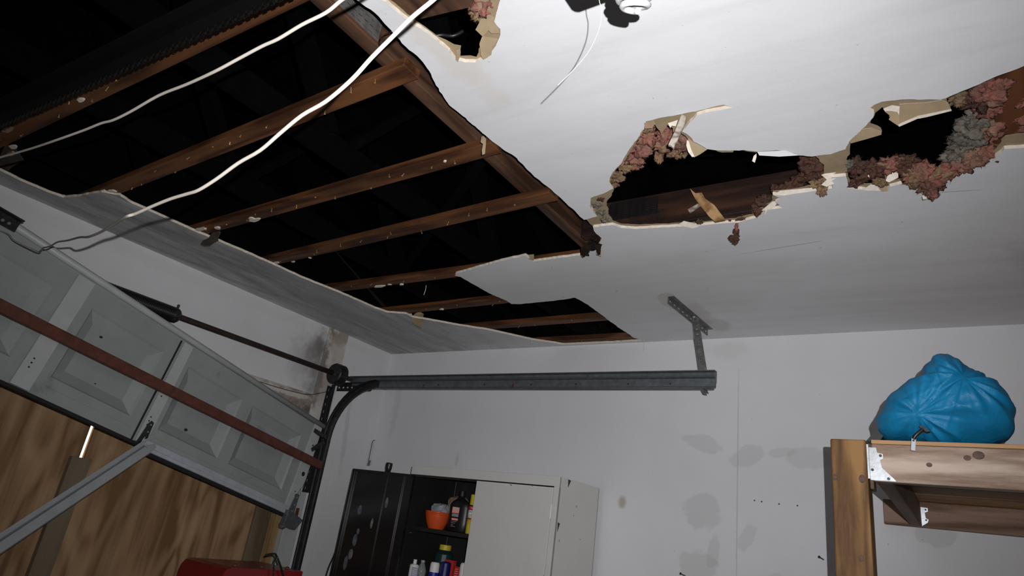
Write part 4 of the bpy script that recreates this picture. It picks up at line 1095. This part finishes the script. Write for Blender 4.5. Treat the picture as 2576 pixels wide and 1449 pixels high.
# open left door: hinged at the left front edge and swung right round, black inside faces the room
hg = Cc(.060, -.024, 0); de = W(907, 1170, 2, CT - .03); de.z = 0
dd = (de - hg); DWd = .47; dd.normalize()
dn_ = V((dd.y, -dd.x, 0))
if dn_.y > 0: dn_.negate()                # towards the camera
Q = lambda s, n, z: hg + dd * s + dn_ * n + V((0, 0, z))
ld_ = MB().hexa([Q(0, 0, .06), Q(DWd, 0, .06), Q(DWd, -.004, .06), Q(0, -.004, .06), Q(0, 0, CT - .056), Q(DWd, 0, CT - .056), Q(DWd, -.004, CT - .056), Q(0, -.004, CT - .056)]).build('left_door', [B['cab_black']], cab)
for s0_, s1_, n1 in ((0, .014, .018), (DWd - .014, DWd, .018), (.20, .235, .008), (.075, .095, .014)):
    MB().hexa([Q(s0_, 0, .06), Q(s1_, 0, .06), Q(s1_, n1, .06), Q(s0_, n1, .06), Q(s0_, 0, CT - .058), Q(s1_, 0, CT - .058), Q(s1_, n1, CT - .058), Q(s0_, n1, CT - .058)]).build('door_stiffener', B['cab_black'], ld_, bevel=.002)
MB().hexa([Q(0, 0, CT - .07), Q(DWd, 0, CT - .07), Q(DWd, .018, CT - .07), Q(0, .018, CT - .07), Q(0, 0, CT - .056), Q(DWd, 0, CT - .056), Q(DWd, .018, CT - .056), Q(0, .018, CT - .056)]).build('door_top_flange', B['cab_black'], ld_)
MB().hexa([Q(DWd - .002, -.022, .06), Q(DWd, -.022, .06), Q(DWd, 0, .06), Q(DWd - .002, 0, .06), Q(DWd - .002, -.022, CT - .058), Q(DWd, -.022, CT - .058), Q(DWd, 0, CT - .058), Q(DWd - .002, 0, CT - .058)]).build('door_edge', B['cab_white'], ld_)
# smears and old glue on the black door
def smear(s, z, w, h2, mt='smear'):
    P = [Q(s + w * math.cos(a) * (1 if math.cos(a) > 0 else .8), .0012, z + h2 * math.sin(a)) for a in [2 * math.pi * k / 12 for k in range(12)]]
    return MB().prism(P, dn_ * .0006).build('glue_smear', B[mt], ld_)
B['smear'] = plain('dusty bluish smear', (.10, .115, .14), .35, 0, .5, 40, .1)
B['smear2'] = plain('greenish glue smear', (.15, .155, .14), .35, 0, .5, 40, .1)
for s, z, w, h2, mt in ((.36, 1.54, .018, .028, 'smear'), (.17, 1.60, .012, .030, 'smear2'), (.25, 1.475, .010, .030, 'smear2'), (.34, 1.42, .012, .018, 'smear'), (.35, 1.37, .018, .035, 'smear'), (.36, 1.29, .018, .030, 'smear2'), (.385, 1.24, .016, .04, 'smear')):
    smear(s, z, w, h2, mt)
# shelves: tops follow the photo
z1 = 1.494
def shelf(zt):
    s = cbox(.008, CWd - .008, .03, CDp - .008, zt - .022, zt).build('shelf', B['cab_in'], cab, bevel=.002)
shelf(z1)
z2 = 1.20
shelf(z2); shelf(.85); shelf(.45)
cbox(.055, .07, .018, .022, 1.455, 1.458).build('shelf_clip', B['galv_light'], cab)

# ---- things on the shelves.  X position from pixel at a given depth
def pos(x, y, d, z):
    """point on the shelf at height z on the sight line column x, at depth d behind the cabinet front"""
    p = W(x, y, 1, -.45 + d)
    return V((p.x, -.45 + d, z + .0006))
def textmesh(s, size, name, mat, O, right, upv, parent, curve_r=None, cen=None):
    cu = bpy.data.curves.new(name, 'FONT'); cu.body = s; cu.size = size; cu.align_x = 'CENTER'; cu.align_y = 'CENTER'
    to = bpy.data.objects.new(name + '_tmp', cu); col.objects.link(to)
    bpy.context.view_layer.update()
    me = bpy.data.meshes.new_from_object(to)
    bpy.data.objects.remove(to); bpy.data.curves.remove(cu)
    for v in me.vertices:
        if curve_r:
            a = v.co.x / curve_r
            n = right.cross(upv)
            v.co = cen + upv * v.co.y + (right * math.sin(a) + n * math.cos(a)) * (curve_r + .0006)
        else:
            v.co = V(O) + right * v.co.x + upv * v.co.y
    me.materials.append(mat)
    o = bpy.data.objects.new(name, me); col.objects.link(o); put(o, parent)
    return o
view = (CAM - V((1.0, -.3, 1.6))); view.z = 0; view.normalize()
rgt = V((-view.y, view.x, 0)) * 1.0
UPZ = V((0, 0, 1))
# orange bowl
p = pos(1095, 1332, .13, z1)
bowl = thing('plastic_bowl', p, 'orange plastic bowl on the upper cabinet shelf', 'bowl')
MB().lathe([(.045, 0), (.047, .004), (.062, .035), (.072, .072), (.0735, .088), (.0755, .090), (.0755, .096), (.072, .096), (.069, .072), (.058, .034), (.042, .008), (.0, .007)], p, n=36).build('bowl_body', B['orange'], bowl, smooth=True)
MB().lathe([(.0738, .078), (.0756, .081), (.0738, .084)], p, n=36).build('rim_band', B['orange'], bowl, smooth=True)
# grey film bag in the bowl
def lump(c, sx, sy, sz, seed, amp=.25, sub=3):
    bm = bmesh.new(); bmesh.ops.create_icosphere(bm, subdivisions=sub, radius=1)
    vs_ = []
    for v in bm.verts:
        d = v.co.normalized()
        k = 1 + amp * noise.fractal(d * 2.2 + V((seed, 0, seed)), .8, 2, 4)
        q = [math.copysign(abs(t) ** .6, t) for t in d]
        vs_.append(V(c) + V((q[0] * sx, q[1] * sy, q[2] * sz)) * k)
    fs = [[v.index for v in f.verts] for f in bm.faces]; bm.free()
    return MB().add(vs_, fs)
o = lump(p + V((.012, .0, .105)), .052, .04, .038, 3.3).build('plastic_bag', B['greybag'], fix=False); tag(o, 'grey crumpled plastic bag stuffed in the orange bowl', 'bag')
# black oil bottle
p = pos(1149, 1336, .10, z1)
bt_ = thing('oil_bottle', p, 'black plastic oil bottle with coral label next to orange bowl', 'bottle')
prof_b = [(.040, 0), (.044, .006), (.046, .05), (.046, .135), (.044, .150), (.036, .165), (.022, .178), (.014, .186), (.0135, .196)]
mb = MB(); mb.lathe(prof_b, p, n=32, sx=1.5, sy=.75); mb.build('bottle_body', B['black'], bt_, smooth=True)
MB().lathe([(.0165, .194), (.0165, .222), (.015, .225), (0, .225)], p + rgt * .0, n=24).build('bottle_cap', B['black_matte'], bt_)
fr = p + view * .036
def card(c, w, h2, mat, name, par, n=.0):
    c = c + view * n
    return MB().prism([c - rgt * w / 2 - UPZ * h2 / 2, c + rgt * w / 2 - UPZ * h2 / 2, c + rgt * w / 2 + UPZ * h2 / 2, c - rgt * w / 2 + UPZ * h2 / 2], view * .0012).build(name, B[mat], par)
fr = fr - rgt * .022
lb_ = card(fr + UPZ * .115, .044, .032, 'coral', 'front_label', bt_, .001)
MB().prism([fr + view * .0026 + rgt * a + UPZ * (.115 + b) for a, b in ((-.014, .012), (.014, .012), (.012, .0), (0, -.012), (-.012, .0))], view * .0005).build('shield_emblem', B['emblem'], lb_)
card(fr + UPZ * .088, .040, .016, 'galv_dark', 'label_band', bt_, .001)
card(fr + UPZ * .066, .036, .011, 'coral', 'label_band', bt_, .001)
for k, w in enumerate((.030, .022, .012, .024)):
    card(fr + UPZ * (.054 - .0085 * k) - rgt * (.018 - w / 2), w, .0016, 'emblem', 'label_line', bt_, .001)
# insect spray can, yellow cap
p = pos(1184, 1340, .085, z1)
can = thing('spray_can', p, 'yellow capped insect spray can behind the closed cabinet door', 'spray can')
r_ = .031
MB().lathe([(r_ - .002, 0), (r_, .003), (r_, .075)], p, n=32).build('can_lower', B['yellow'], can, smooth=True)
for z0_, z1_, m in ((.075, .083, 'red_print'), (.083, .090, 'label_cream'), (.090, .125, 'label_white'), (.125, .146, 'red_print'), (.146, .152, 'ink')):
    MB().lathe([(r_, z0_), (r_, z1_)], p, n=32).build('print_band', B[m], can, smooth=True)
MB().lathe([(r_ - .003, .152), (.0285, .155), (.029, .205), (.027, .209), (0, .209)], p, n=32).build('spray_cap', B['yellow'], can)
for txt, z, sz, m in (('HORNET', .115, .0135, 'ink'), ('WASP AND', .099, .0095, 'ink'), ('CENTER', .136, .0125, 'label_white')):
    textmesh(txt, sz, 'can_lettering', B[m], None, rgt, UPZ, can, r_, p + UPZ * z)
MB().prism([p + view * (r_ + .0004) + rgt * a + UPZ * b for a, b in ((-.004, .06), (.006, .068), (.014, .058), (.010, .045), (.002, .040), (-.006, .048))], view * .0012).build('insect_print', B['ink'], can)
# brown paper bag and red box behind
p = pos(1148, 1300, .30, z1)
o = lump(p + UPZ * .115, .065, .05, .09, 8.1, .2).build('paper_bag', B['brownbag'], fix=False); tag(o, 'crumpled brown paper bag behind the oil bottle', 'bag')
p = pos(1168, 1300, .20, z1)
o = MB().box(tuple(p - V((.03, .02, 0))), tuple(p + V((.03, .02, .17)))).build('red_carton', B['red_print'], bevel=.002); tag(o, 'red carton hidden behind the oil bottle', 'carton')
# lower shelf
def bottle_at(name, x, d, top_px, lab, cat, parts):
    """parts: list of (part name, material, [(r, fraction of height)...])"""
    p = pos(x, 1449, d, z2)
    zt = W(x, top_px, 1, p.y).z - z2
    t = thing(name, p, lab, cat)
    for nm, m, pr_ in parts:
        MB().lathe([(r, f_ * zt) for r, f_ in pr_], p, n=28).build(nm, B[m], t, smooth=(m == 'clear'))
    return t, p, zt
bottle_at('jar', 1109, .30, 1369, 'large dark green jar with yellow lid on the lower shelf', 'jar',
          [('jar_body', 'green_dark', [(.05, 0), (.056, .02), (.056, .75), (.04, .84), (.038, .86)]), ('jar_lid', 'yellow', [(.0345, .86), (.0355, .87), (.0355, .99), (.033, 1.0), (0, 1.0)])])
t, p, zt = bottle_at('squeeze_bottle', 1038, .06, 1406, 'white squeeze bottle with dark blue label at shelf left', 'bottle',
          [('bottle_body', 'label_white', [(.024, 0), (.026, .03), (.026, .72), (.022, .78), (.010, .80), (.009, .82)]), ('bottle_cap', 'label_white', [(.0105, .82), (.0105, .99), (.009, 1), (0, 1)])])
lb_ = card(p + view * .026 + UPZ * zt * .36 + rgt * .006, .034, zt * .62, 'navy', 'side_label', t, .001)
for k in range(4): card(p + view * .026 + UPZ * zt * (.58 - .08 * k) + rgt * .006, .022, .0025, 'label_cream', 'label_line', t, .0025)
bottle_at('water_bottle', 1058, .09, 1408, 'small clear plastic bottle beside the white squeeze bottle', 'bottle',
          [('bottle_body', 'clear', [(.022, 0), (.025, .03), (.0255, .3), (.023, .36), (.0255, .42), (.0255, .58), (.016, .78), (.011, .86), (.011, .92)]), ('bottle_cap', 'greybag', [(.0125, .90), (.0125, .99), (.011, 1), (0, 1)])])
bottle_at('spray_can', 1090, .07, 1413, 'blue spray can with rounded white cap', 'spray can',
          [('can_body', 'blue_print', [(.027, 0), (.028, .01), (.028, .58)]), ('spray_cap', 'label_white', [(.0265, .58), (.0265, .90), (.022, .985), (.010, 1.0), (0, 1.0)])])
bottle_at('lubricant_can', 1117, .10, 1412, 'navy can with coral base band', 'can',
          [('can_base', 'coral', [(.028, 0), (.029, .01), (.029, .38)]), ('can_body', 'navy', [(.029, .38), (.029, .93), (.026, .97), (.012, 1.0), (0, 1.0)])])
p = pos(1128, 1449, .22, z2)
zt = W(1128, 1408, 1, p.y).z - z2
cr = thing('parts_carton', p, 'red carton with dark window behind the navy can', 'carton')
MB().box(tuple(p - V((.032, .015, 0))), tuple(p + V((.032, .015, zt)))).build('carton_body', B['red_print'], cr, bevel=.0015)
card(p + V((0, -.0152, zt * .78)), .05, zt * .2, 'ink', 'carton_window', cr, .001)
p = pos(1146, 1449, .06, z2)
zt = W(1146, 1425, 1, p.y).z - z2
bx_ = thing('cardboard_box', p, 'red and white printed box at the front of the lower shelf', 'box')
MB().hexa([p + V(q) for q in ((-.035, 0, 0), (.03, -.01, 0), (.03, .045, 0), (-.035, .045, 0), (-.012, 0, zt), (.03, -.01, zt), (.03, .045, zt), (-.012, .045, zt))]).build('box_body', B['red_print'], bx_, bevel=.001)
for k in range(5): card(p + V((.012, -.008, zt * (.9 - .09 * k))), .026, .003, 'coral', 'print_line', bx_, .002)
card(p + V((.010, -.009, zt * .25)), .03, zt * .2, 'label_white', 'print_block', bx_, .002)
bottle_at('spray_can', 1166, .07, 1415, 'pale blue grey spray can half behind the closed door', 'spray can',
          [('can_body', 'greybag', [(.027, 0), (.028, .02), (.028, .30)]), ('spray_cap', 'label_white', [(.0265, .30), (.0265, .92), (.020, .985), (.008, 1.0), (0, 1)])])
# black capped tube standing behind the open door, wire hook on the wall
tp = W(980, 1165, 1, -.30)
tb = thing('black_tube', (tp.x, tp.y, 0), 'black capped tube standing behind the open cabinet door', 'tube')
MB().lathe([(.018, 0), (.018, tp.z - .04)], (tp.x, tp.y, 0.001), n=20).build('tube_body', B['black_matte'], tb, smooth=True)
MB().lathe([(.0185, tp.z - .045), (.021, tp.z - .035), (.022, tp.z - .008), (.020, tp.z), (0, tp.z)], (tp.x, tp.y, 0.001), n=20).build('tube_cap', B['black'], tb)
hk = [W(925, 1172, 1, -.012), W(929, 1150, 1, -.012), W(937, 1112, 1, -.012), W(939, 1108, 1, -.014), W(943, 1108, 1, -.004)]
hh = thing('wire_hook', hk[2], 'thin wire hook on the wall above the open door', 'hook')
MB().tube(hk, .0026, 6).build('wire', B['nail_dark'], hh)
MB().bar(W(926, 1172, 1, -.012), W(930, 1158, 1, -.012), .014, .010, (0, 1, 0)).build('clip', B['galv'], hh)
cbp = [Q(DWd + .004, -.02, 1.76), Q(DWd + .008, -.02, 1.6), Q(DWd + .012, -.02, 1.42), Q(DWd + .03, -.02, 1.28), Q(DWd + .06, -.02, 1.15), Q(DWd + .07, -.02, .8), Q(DWd + .06, -.02, .01)]
o = MB().tube(spline(cbp, 5), .004, 6).build('extension_cord', B['black'], smooth=True); tag(o, 'black cord hanging along the open cabinet door edge', 'cord')
# ================================================================== red tool chest at the bottom
tl = W(572, 1396, 0, .62); tr = W(770, 1408, 0, .62)
zt = (tl.z + tr.z) / 2 - .055
tc_ = thing('tool_chest', (.62, (tl.y + tr.y) / 2, 0), 'red steel tool chest in front of the plywood', 'tool chest')
y0, y1 = tl.y, tr.y
prof_t = [V((.62, y0, .05)), V((.62, y1, .05)), V((.62, y1, zt)), V((.62, y0 + .05, zt)), V((.62, y0 + .022, zt - .008)), V((.62, y0 + .006, zt - .028)), V((.62, y0, zt - .055))]
MB().prism(prof_t, (-.36, 0, 0)).build('chest_body', B['red'], tc_, bevel=.006)
MB().prism([v + V((.003, 0, 0)) for v in (V((.62, y0 + .12, zt - .085)), V((.62, y1 - .11, zt - .085)), V((.62, y1 - .12, zt - .062)), V((.62, y0 + .13, zt - .055)))], (.006, 0, 0)).build('badge_plate', B['galv_dark'], tc_)
for k in range(4):
    dz = zt - .14 - k * .24
    d_ = MB().box((.622, y0 + .02, dz - .2), (.632, y1 - .02, dz)).build('drawer', B['red'], tc_, bevel=.003)
    MB().box((.632, y0 + .12, dz - .04), (.645, y1 - .12, dz - .025)).build('drawer_pull', B['galv'], d_, bevel=.002)
for yv in (y0 + .10, y0 + .26, y1 - .06):
    MB().lathe([(.012, 0), (.012, .008), (.005, .012)], (.56, yv, zt), n=10).build('lid_knob', B['rust_bar'], tc_)
for xa in (.30, .58):
    for yv in (y0 + .05, y1 - .05):
        MB().lathe([(.022, -.012), (.025, -.008), (.025, .008), (.022, .012)], (xa, yv, .026), (0, 1, 0), 14).build('caster', B['black_matte'], tc_)
cord = [W(668, 1396, 0, .60), W(690, 1393, 0, .61), W(697, 1402, 0, .63), W(706, 1425, 0, .64), W(714, 1455, 0, .64)]
o = MB().tube(spline(cord, 5), .005, 6).build('extension_cord', B['black'], smooth=True); tag(o, 'black cord draped over the red tool chest', 'cord')
o = MB().tube(spline([W(696, 1400, 0, .634), W(690, 1415, 0, .64), W(688, 1440, 0, .64), W(686, 1462, 0, .64)], 5), .0035, 6).build('extension_cord', B['black'], smooth=True); tag(o, 'thinner black cord beside it on the tool chest front', 'cord')

# ================================================================== timber loft and bag
B['knot'] = plain('dark pine knot', (.075, .036, .020), .6, 0, .5, 90, .2)
LZ0, LZ1, LYF = 1.787, 1.890, -1.350
loft = thing('timber_loft', (4.2, -.7, 0), 'pine timber storage loft with post and brackets at the right', 'loft')
def bx(name, lo, hi, m, par=loft, bev=.004): return MB().box(lo, hi).build(name, B[m], par, bevel=bev)
post = bx('post', (3.247, LYF - .006, 0), (3.340, LYF + .086, 1.900), 'post')
bx('post', (5.70, LYF - .006, 0), (5.79, LYF + .086, 1.900), 'post')
bx('front_beam', (3.352, LYF, LZ0), (5.70, LYF + .04, LZ1), 'beam')
bx('wall_ledger', (3.256, -.042, LZ0 - .002), (5.8, -.002, LZ1), 'ledger')
bx('side_joist', (3.356, LYF + .041, LZ0), (3.396, -.043, LZ1), 'joist_y')
for x in (4.0, 4.6, 5.2): bx('joist', (x, LYF + .041, LZ0), (x + .038, -.043, LZ1), 'joist_y')
yq = LYF + .0
k = 0
while yq < -.05:                         # deck boards
    y2 = min(yq + .21, -.003)
    bx('deck_board', (3.352, yq, LZ1 + .0005), (5.8, y2 - .003, LZ1 + .012), 'loft_deck', bev=.002); yq = y2
bx('wrap_block', (3.341, LYF + .02, LZ0 - .02), (3.3515, LYF + .08, 1.895), 'joist_y')
# steel corner brackets
def bracket(y, s=-1):
    pts = [V((3.346, y, LZ0 + .002)), V((3.408, y, LZ0 + .002)), V((3.402, y, LZ0 + .010)), V((3.376, y, LZ0 + .036)), V((3.372, y, LZ0 + .058)), V((3.380, y, LZ0 + .062)), V((3.380, y, LZ0 + .075)), V((3.366, y, LZ0 + .078)), V((3.364, y, LZ0 + .092)), V((3.346, y, LZ0 + .092))]
    b_ = MB().prism(pts, (0, -.002, 0)).build('corner_bracket', B['galv_light'], loft)
    for a, c in ((3.374, .070), (3.352, .03), (3.39, .008)):
        MB().lathe([(.004, 0), (.004, .002)], (a, y - .002, LZ0 + c), (0, -1, 0), 8).build('screw', B['nail_dark'], b_)
    return b_
bracket(LYF - .0015)
MB().box((3.3405, LYF - .008, LZ0 + .005), (3.3455, LYF + .03, LZ0 + .10)).build('corner_bracket', B['galv_light'], loft)
y = -.0445
pts = [V((x, y, z)) for x, z in ((3.398, LZ0 + .002), (3.420, LZ0 + .018), (3.424, LZ0 + .030), (3.414, LZ0 + .036), (3.412, LZ0 + .058), (3.424, LZ0 + .064), (3.424, LZ0 + .078), (3.398, LZ0 + .080))]
b_ = MB().prism(pts, (0, -.002, 0)).build('corner_bracket', B['galv_light'], loft)
for a, c in ((3.415, .028), (3.416, .070)):
    MB().lathe([(.004, 0), (.004, .002)], (a, y - .002, LZ0 + c), (0, -1, 0), 8).build('screw', B['nail_dark'], b_)
# knots in the front beam and post
for (x, z, r) in ((3.60, LZ1 - .02, .011), (3.575, LZ1 - .028, .007), (3.488, LZ0 + .052, .006)):
    MB().lathe([(r, 0), (r * .9, .0008), (0, .0009)], (x, LYF, z), (0, -1, 0), 14, sx=1.2).build('knot', B['knot'], loft)
for (x, z, r) in ((3.325, 1.79, .008), (3.256, 1.79, .006), (3.312, 1.58, .006)):
    MB().lathe([(r, 0), (r * .9, .0008), (0, .0009)], (x, LYF - .006, z), (0, -1, 0), 14, sy=1.4).build('knot', B['knot'], post)
DT = LZ1 + .0125
# blue nylon sack
outl = [(2365, 907), (2385, 909), (2404, 922), (2440, 945), (2475, 958), (2510, 985), (2534, 1003), (2546, 1022), (2549, 1050), (2545, 1078), (2532, 1103), (2500, 1112), (2440, 1121), (2400, 1130), (2375, 1129), (2340, 1118), (2285, 1113), (2240, 1111), (2216, 1098), (2211, 1070), (2216, 1046), (2235, 1020), (2260, 992), (2290, 975), (2320, 958), (2330, 938), (2345, 928), (2350, 914)]
BY = -1.24
bcn = W(2385, 1035, 1, BY)
op_ = [W(x, y, 1, BY) - bcn for x, y in outl]
ang = sorted((math.atan2(v.z, v.x), math.hypot(v.x, v.z)) for v in op_)
def rad(a):
    n = len(ang)
    for i in range(n):
        a0_, r0_ = ang[i]; a1_, r1_ = ang[(i + 1) % n]
        if i == n - 1: a1_ += 2 * math.pi
        aa = a if a >= a0_ else a + 2 * math.pi
        if a0_ <= aa <= a1_:
            t = (aa - a0_) / (a1_ - a0_ + 1e-9); t = t * t * (3 - 2 * t) * .4 + t * .6
            return r0_ + (r1_ - r0_) * t
    return ang[0][1]
gath = [(W(2425, 985, 1, BY) - bcn, 1.0), (W(2315, 1068, 1, BY) - bcn, .8)]
sack = thing('stuff_sack', (bcn.x, BY, DT), 'blue nylon stuff sack lying on the timber loft', 'bag')
NA, NT = 200, 110
mb = MB(); grid = []
for j in range(NT + 1):
    t = math.pi * (j + .001) / (NT + .002); row = []
    for i in range(NA):
        a = -math.pi + 2 * math.pi * i / NA
        s_ = math.sin(t) ** .85
        rr_ = rad(a) * s_
        x, z = math.cos(a) * rr_, math.sin(a) * rr_
        y_ = -.155 * math.copysign(abs(math.cos(t)) ** .8, math.cos(t))
        # folds running out of the gather points
        f_ = 0
        for g, wgt in gath:
            dx, dz = x - g.x, z - g.z; di = math.hypot(dx, dz) + 1e-4; an = math.atan2(dz, dx)
            q = noise.noise(V((math.cos(an) * 2.6, math.sin(an) * 2.6, g.x * 7)))
            q2 = noise.noise(V((math.cos(an) * 6, math.sin(an) * 6, g.x * 3 + di * 5)))
            f_ += wgt * ((1 - abs(q) * 2.2) * .016 + q2 * .009) * min(1, di / .05) * math.exp(-di * 5)
        w_ = (1 - abs(noise.noise(V((x * 9, z * 14 + x * 4, y_ * 9)))) * 2) * .006 + noise.noise(V((x * 26, z * 26, y_ * 20))) * .0035 + noise.noise(V((x * 5, z * 5, 3))) * .012
        edge = math.sin(t)
        dsp = (f_ + w_)
        n_ = V((math.cos(a) * edge, -math.cos(t), math.sin(a) * edge)); 
        p = V((bcn.x + x, BY + y_, bcn.z + z)) + V((n_.x * dsp * .5, n_.y * dsp, n_.z * dsp * .5))
        if p.y > LYF - .003: p.z = max(p.z, DT)
        else: p.z = max(p.z, LZ1 - .035)
        row.append(p)
    grid.append(row + [row[0]])
mb.sheet(grid)
so = mb.build('sack_body', B['nylon'], sack, smooth=True, fix=True)
# zip slit, slider and pull
zy = LYF - .036
MB().prism([W(x, y, 1, zy) for x, y in ((2311, 1071), (2318, 1070), (2330, 1078), (2340, 1085), (2330, 1086), (2318, 1080))], (0, .02, 0)).build('zip_slit', B['black_matte'], sack)
MB().tube(spline([W(2322, 1080, 1, zy - .002), W(2312, 1088, 1, zy - .004), W(2303, 1096, 1, zy - .004), W(2298, 1104, 1, zy - .002)], 5), .005, 8).build('zip_cord', B['black'], sack, smooth=True)
MB().bar(W(2299, 1100, 1, zy), W(2297, 1134, 1, zy), .011, .003, (0, 1, 0)).build('zip_pull', B['alu'], sack, bevel=.001)
MB().lathe([(.003, 0), (.003, .0008)], W(2298, 1108, 1, zy - .0022), (0, -1, 0), 8).build('pull_hole', B['ink'], sack)
# black strap at its left
MB().prism([W(x, y, 1, -1.28) for x, y in ((2180, 1108), (2196, 1090), (2212, 1078), (2222, 1096), (2214, 1108), (2196, 1113))], (0, .08, 0)).build('strap', B['black_matte'], sack)
# brown scrap lying behind, far right of the deck
p = W(2555, 1118, 1, -.9)
o = lump(V((p.x + .05, -.9, DT + .022)), .09, .04, .022, 5.2, .4).build('wood_scrap', B['ledger'], fix=False); tag(o, 'ragged brown scrap lying behind the blue sack', 'scrap')
# nails in the wall beside the post and near the seam
def wall_nail(x, y, lab, L=.035):
    p = W(x, y, 1, 0)
    o = MB().tube([p + V((0, .0, 0)), p + V((-.012, -L, .008))], .0028, 6)
    o.lathe([(.006, 0), (.006, .002)], p + V((-.012, -L, .008)), (-.3, -.9, .2), 8)
    return tag(o.build('wall_nail', B['nail_dark']), lab, 'nail', 'nails in the cabinet wall')
wall_nail(2072, 1408, 'bent nail in the wall left of the loft post')
wall_nail(1724, 1449, 'nail at the bottom of the wall right of the cabinet')
for (x, y), wh in zip(((1898, 1259), (1916, 1262), (1960, 1268), (2006, 1272)), ('leftmost', 'second from left', 'third from left', 'rightmost')):
    p = W(x, y, 1, 0)
    o = MB().lathe([(.004, 0), (.0035, .0015), (0, .002)], p, (0, -1, 0), 8).build('screw_hole_plug', B['nail_dark']); tag(o, 'tiny dark screw plug, ' + wh + ' of the row on the wall', 'plug', 'row of screw plugs on the wall')
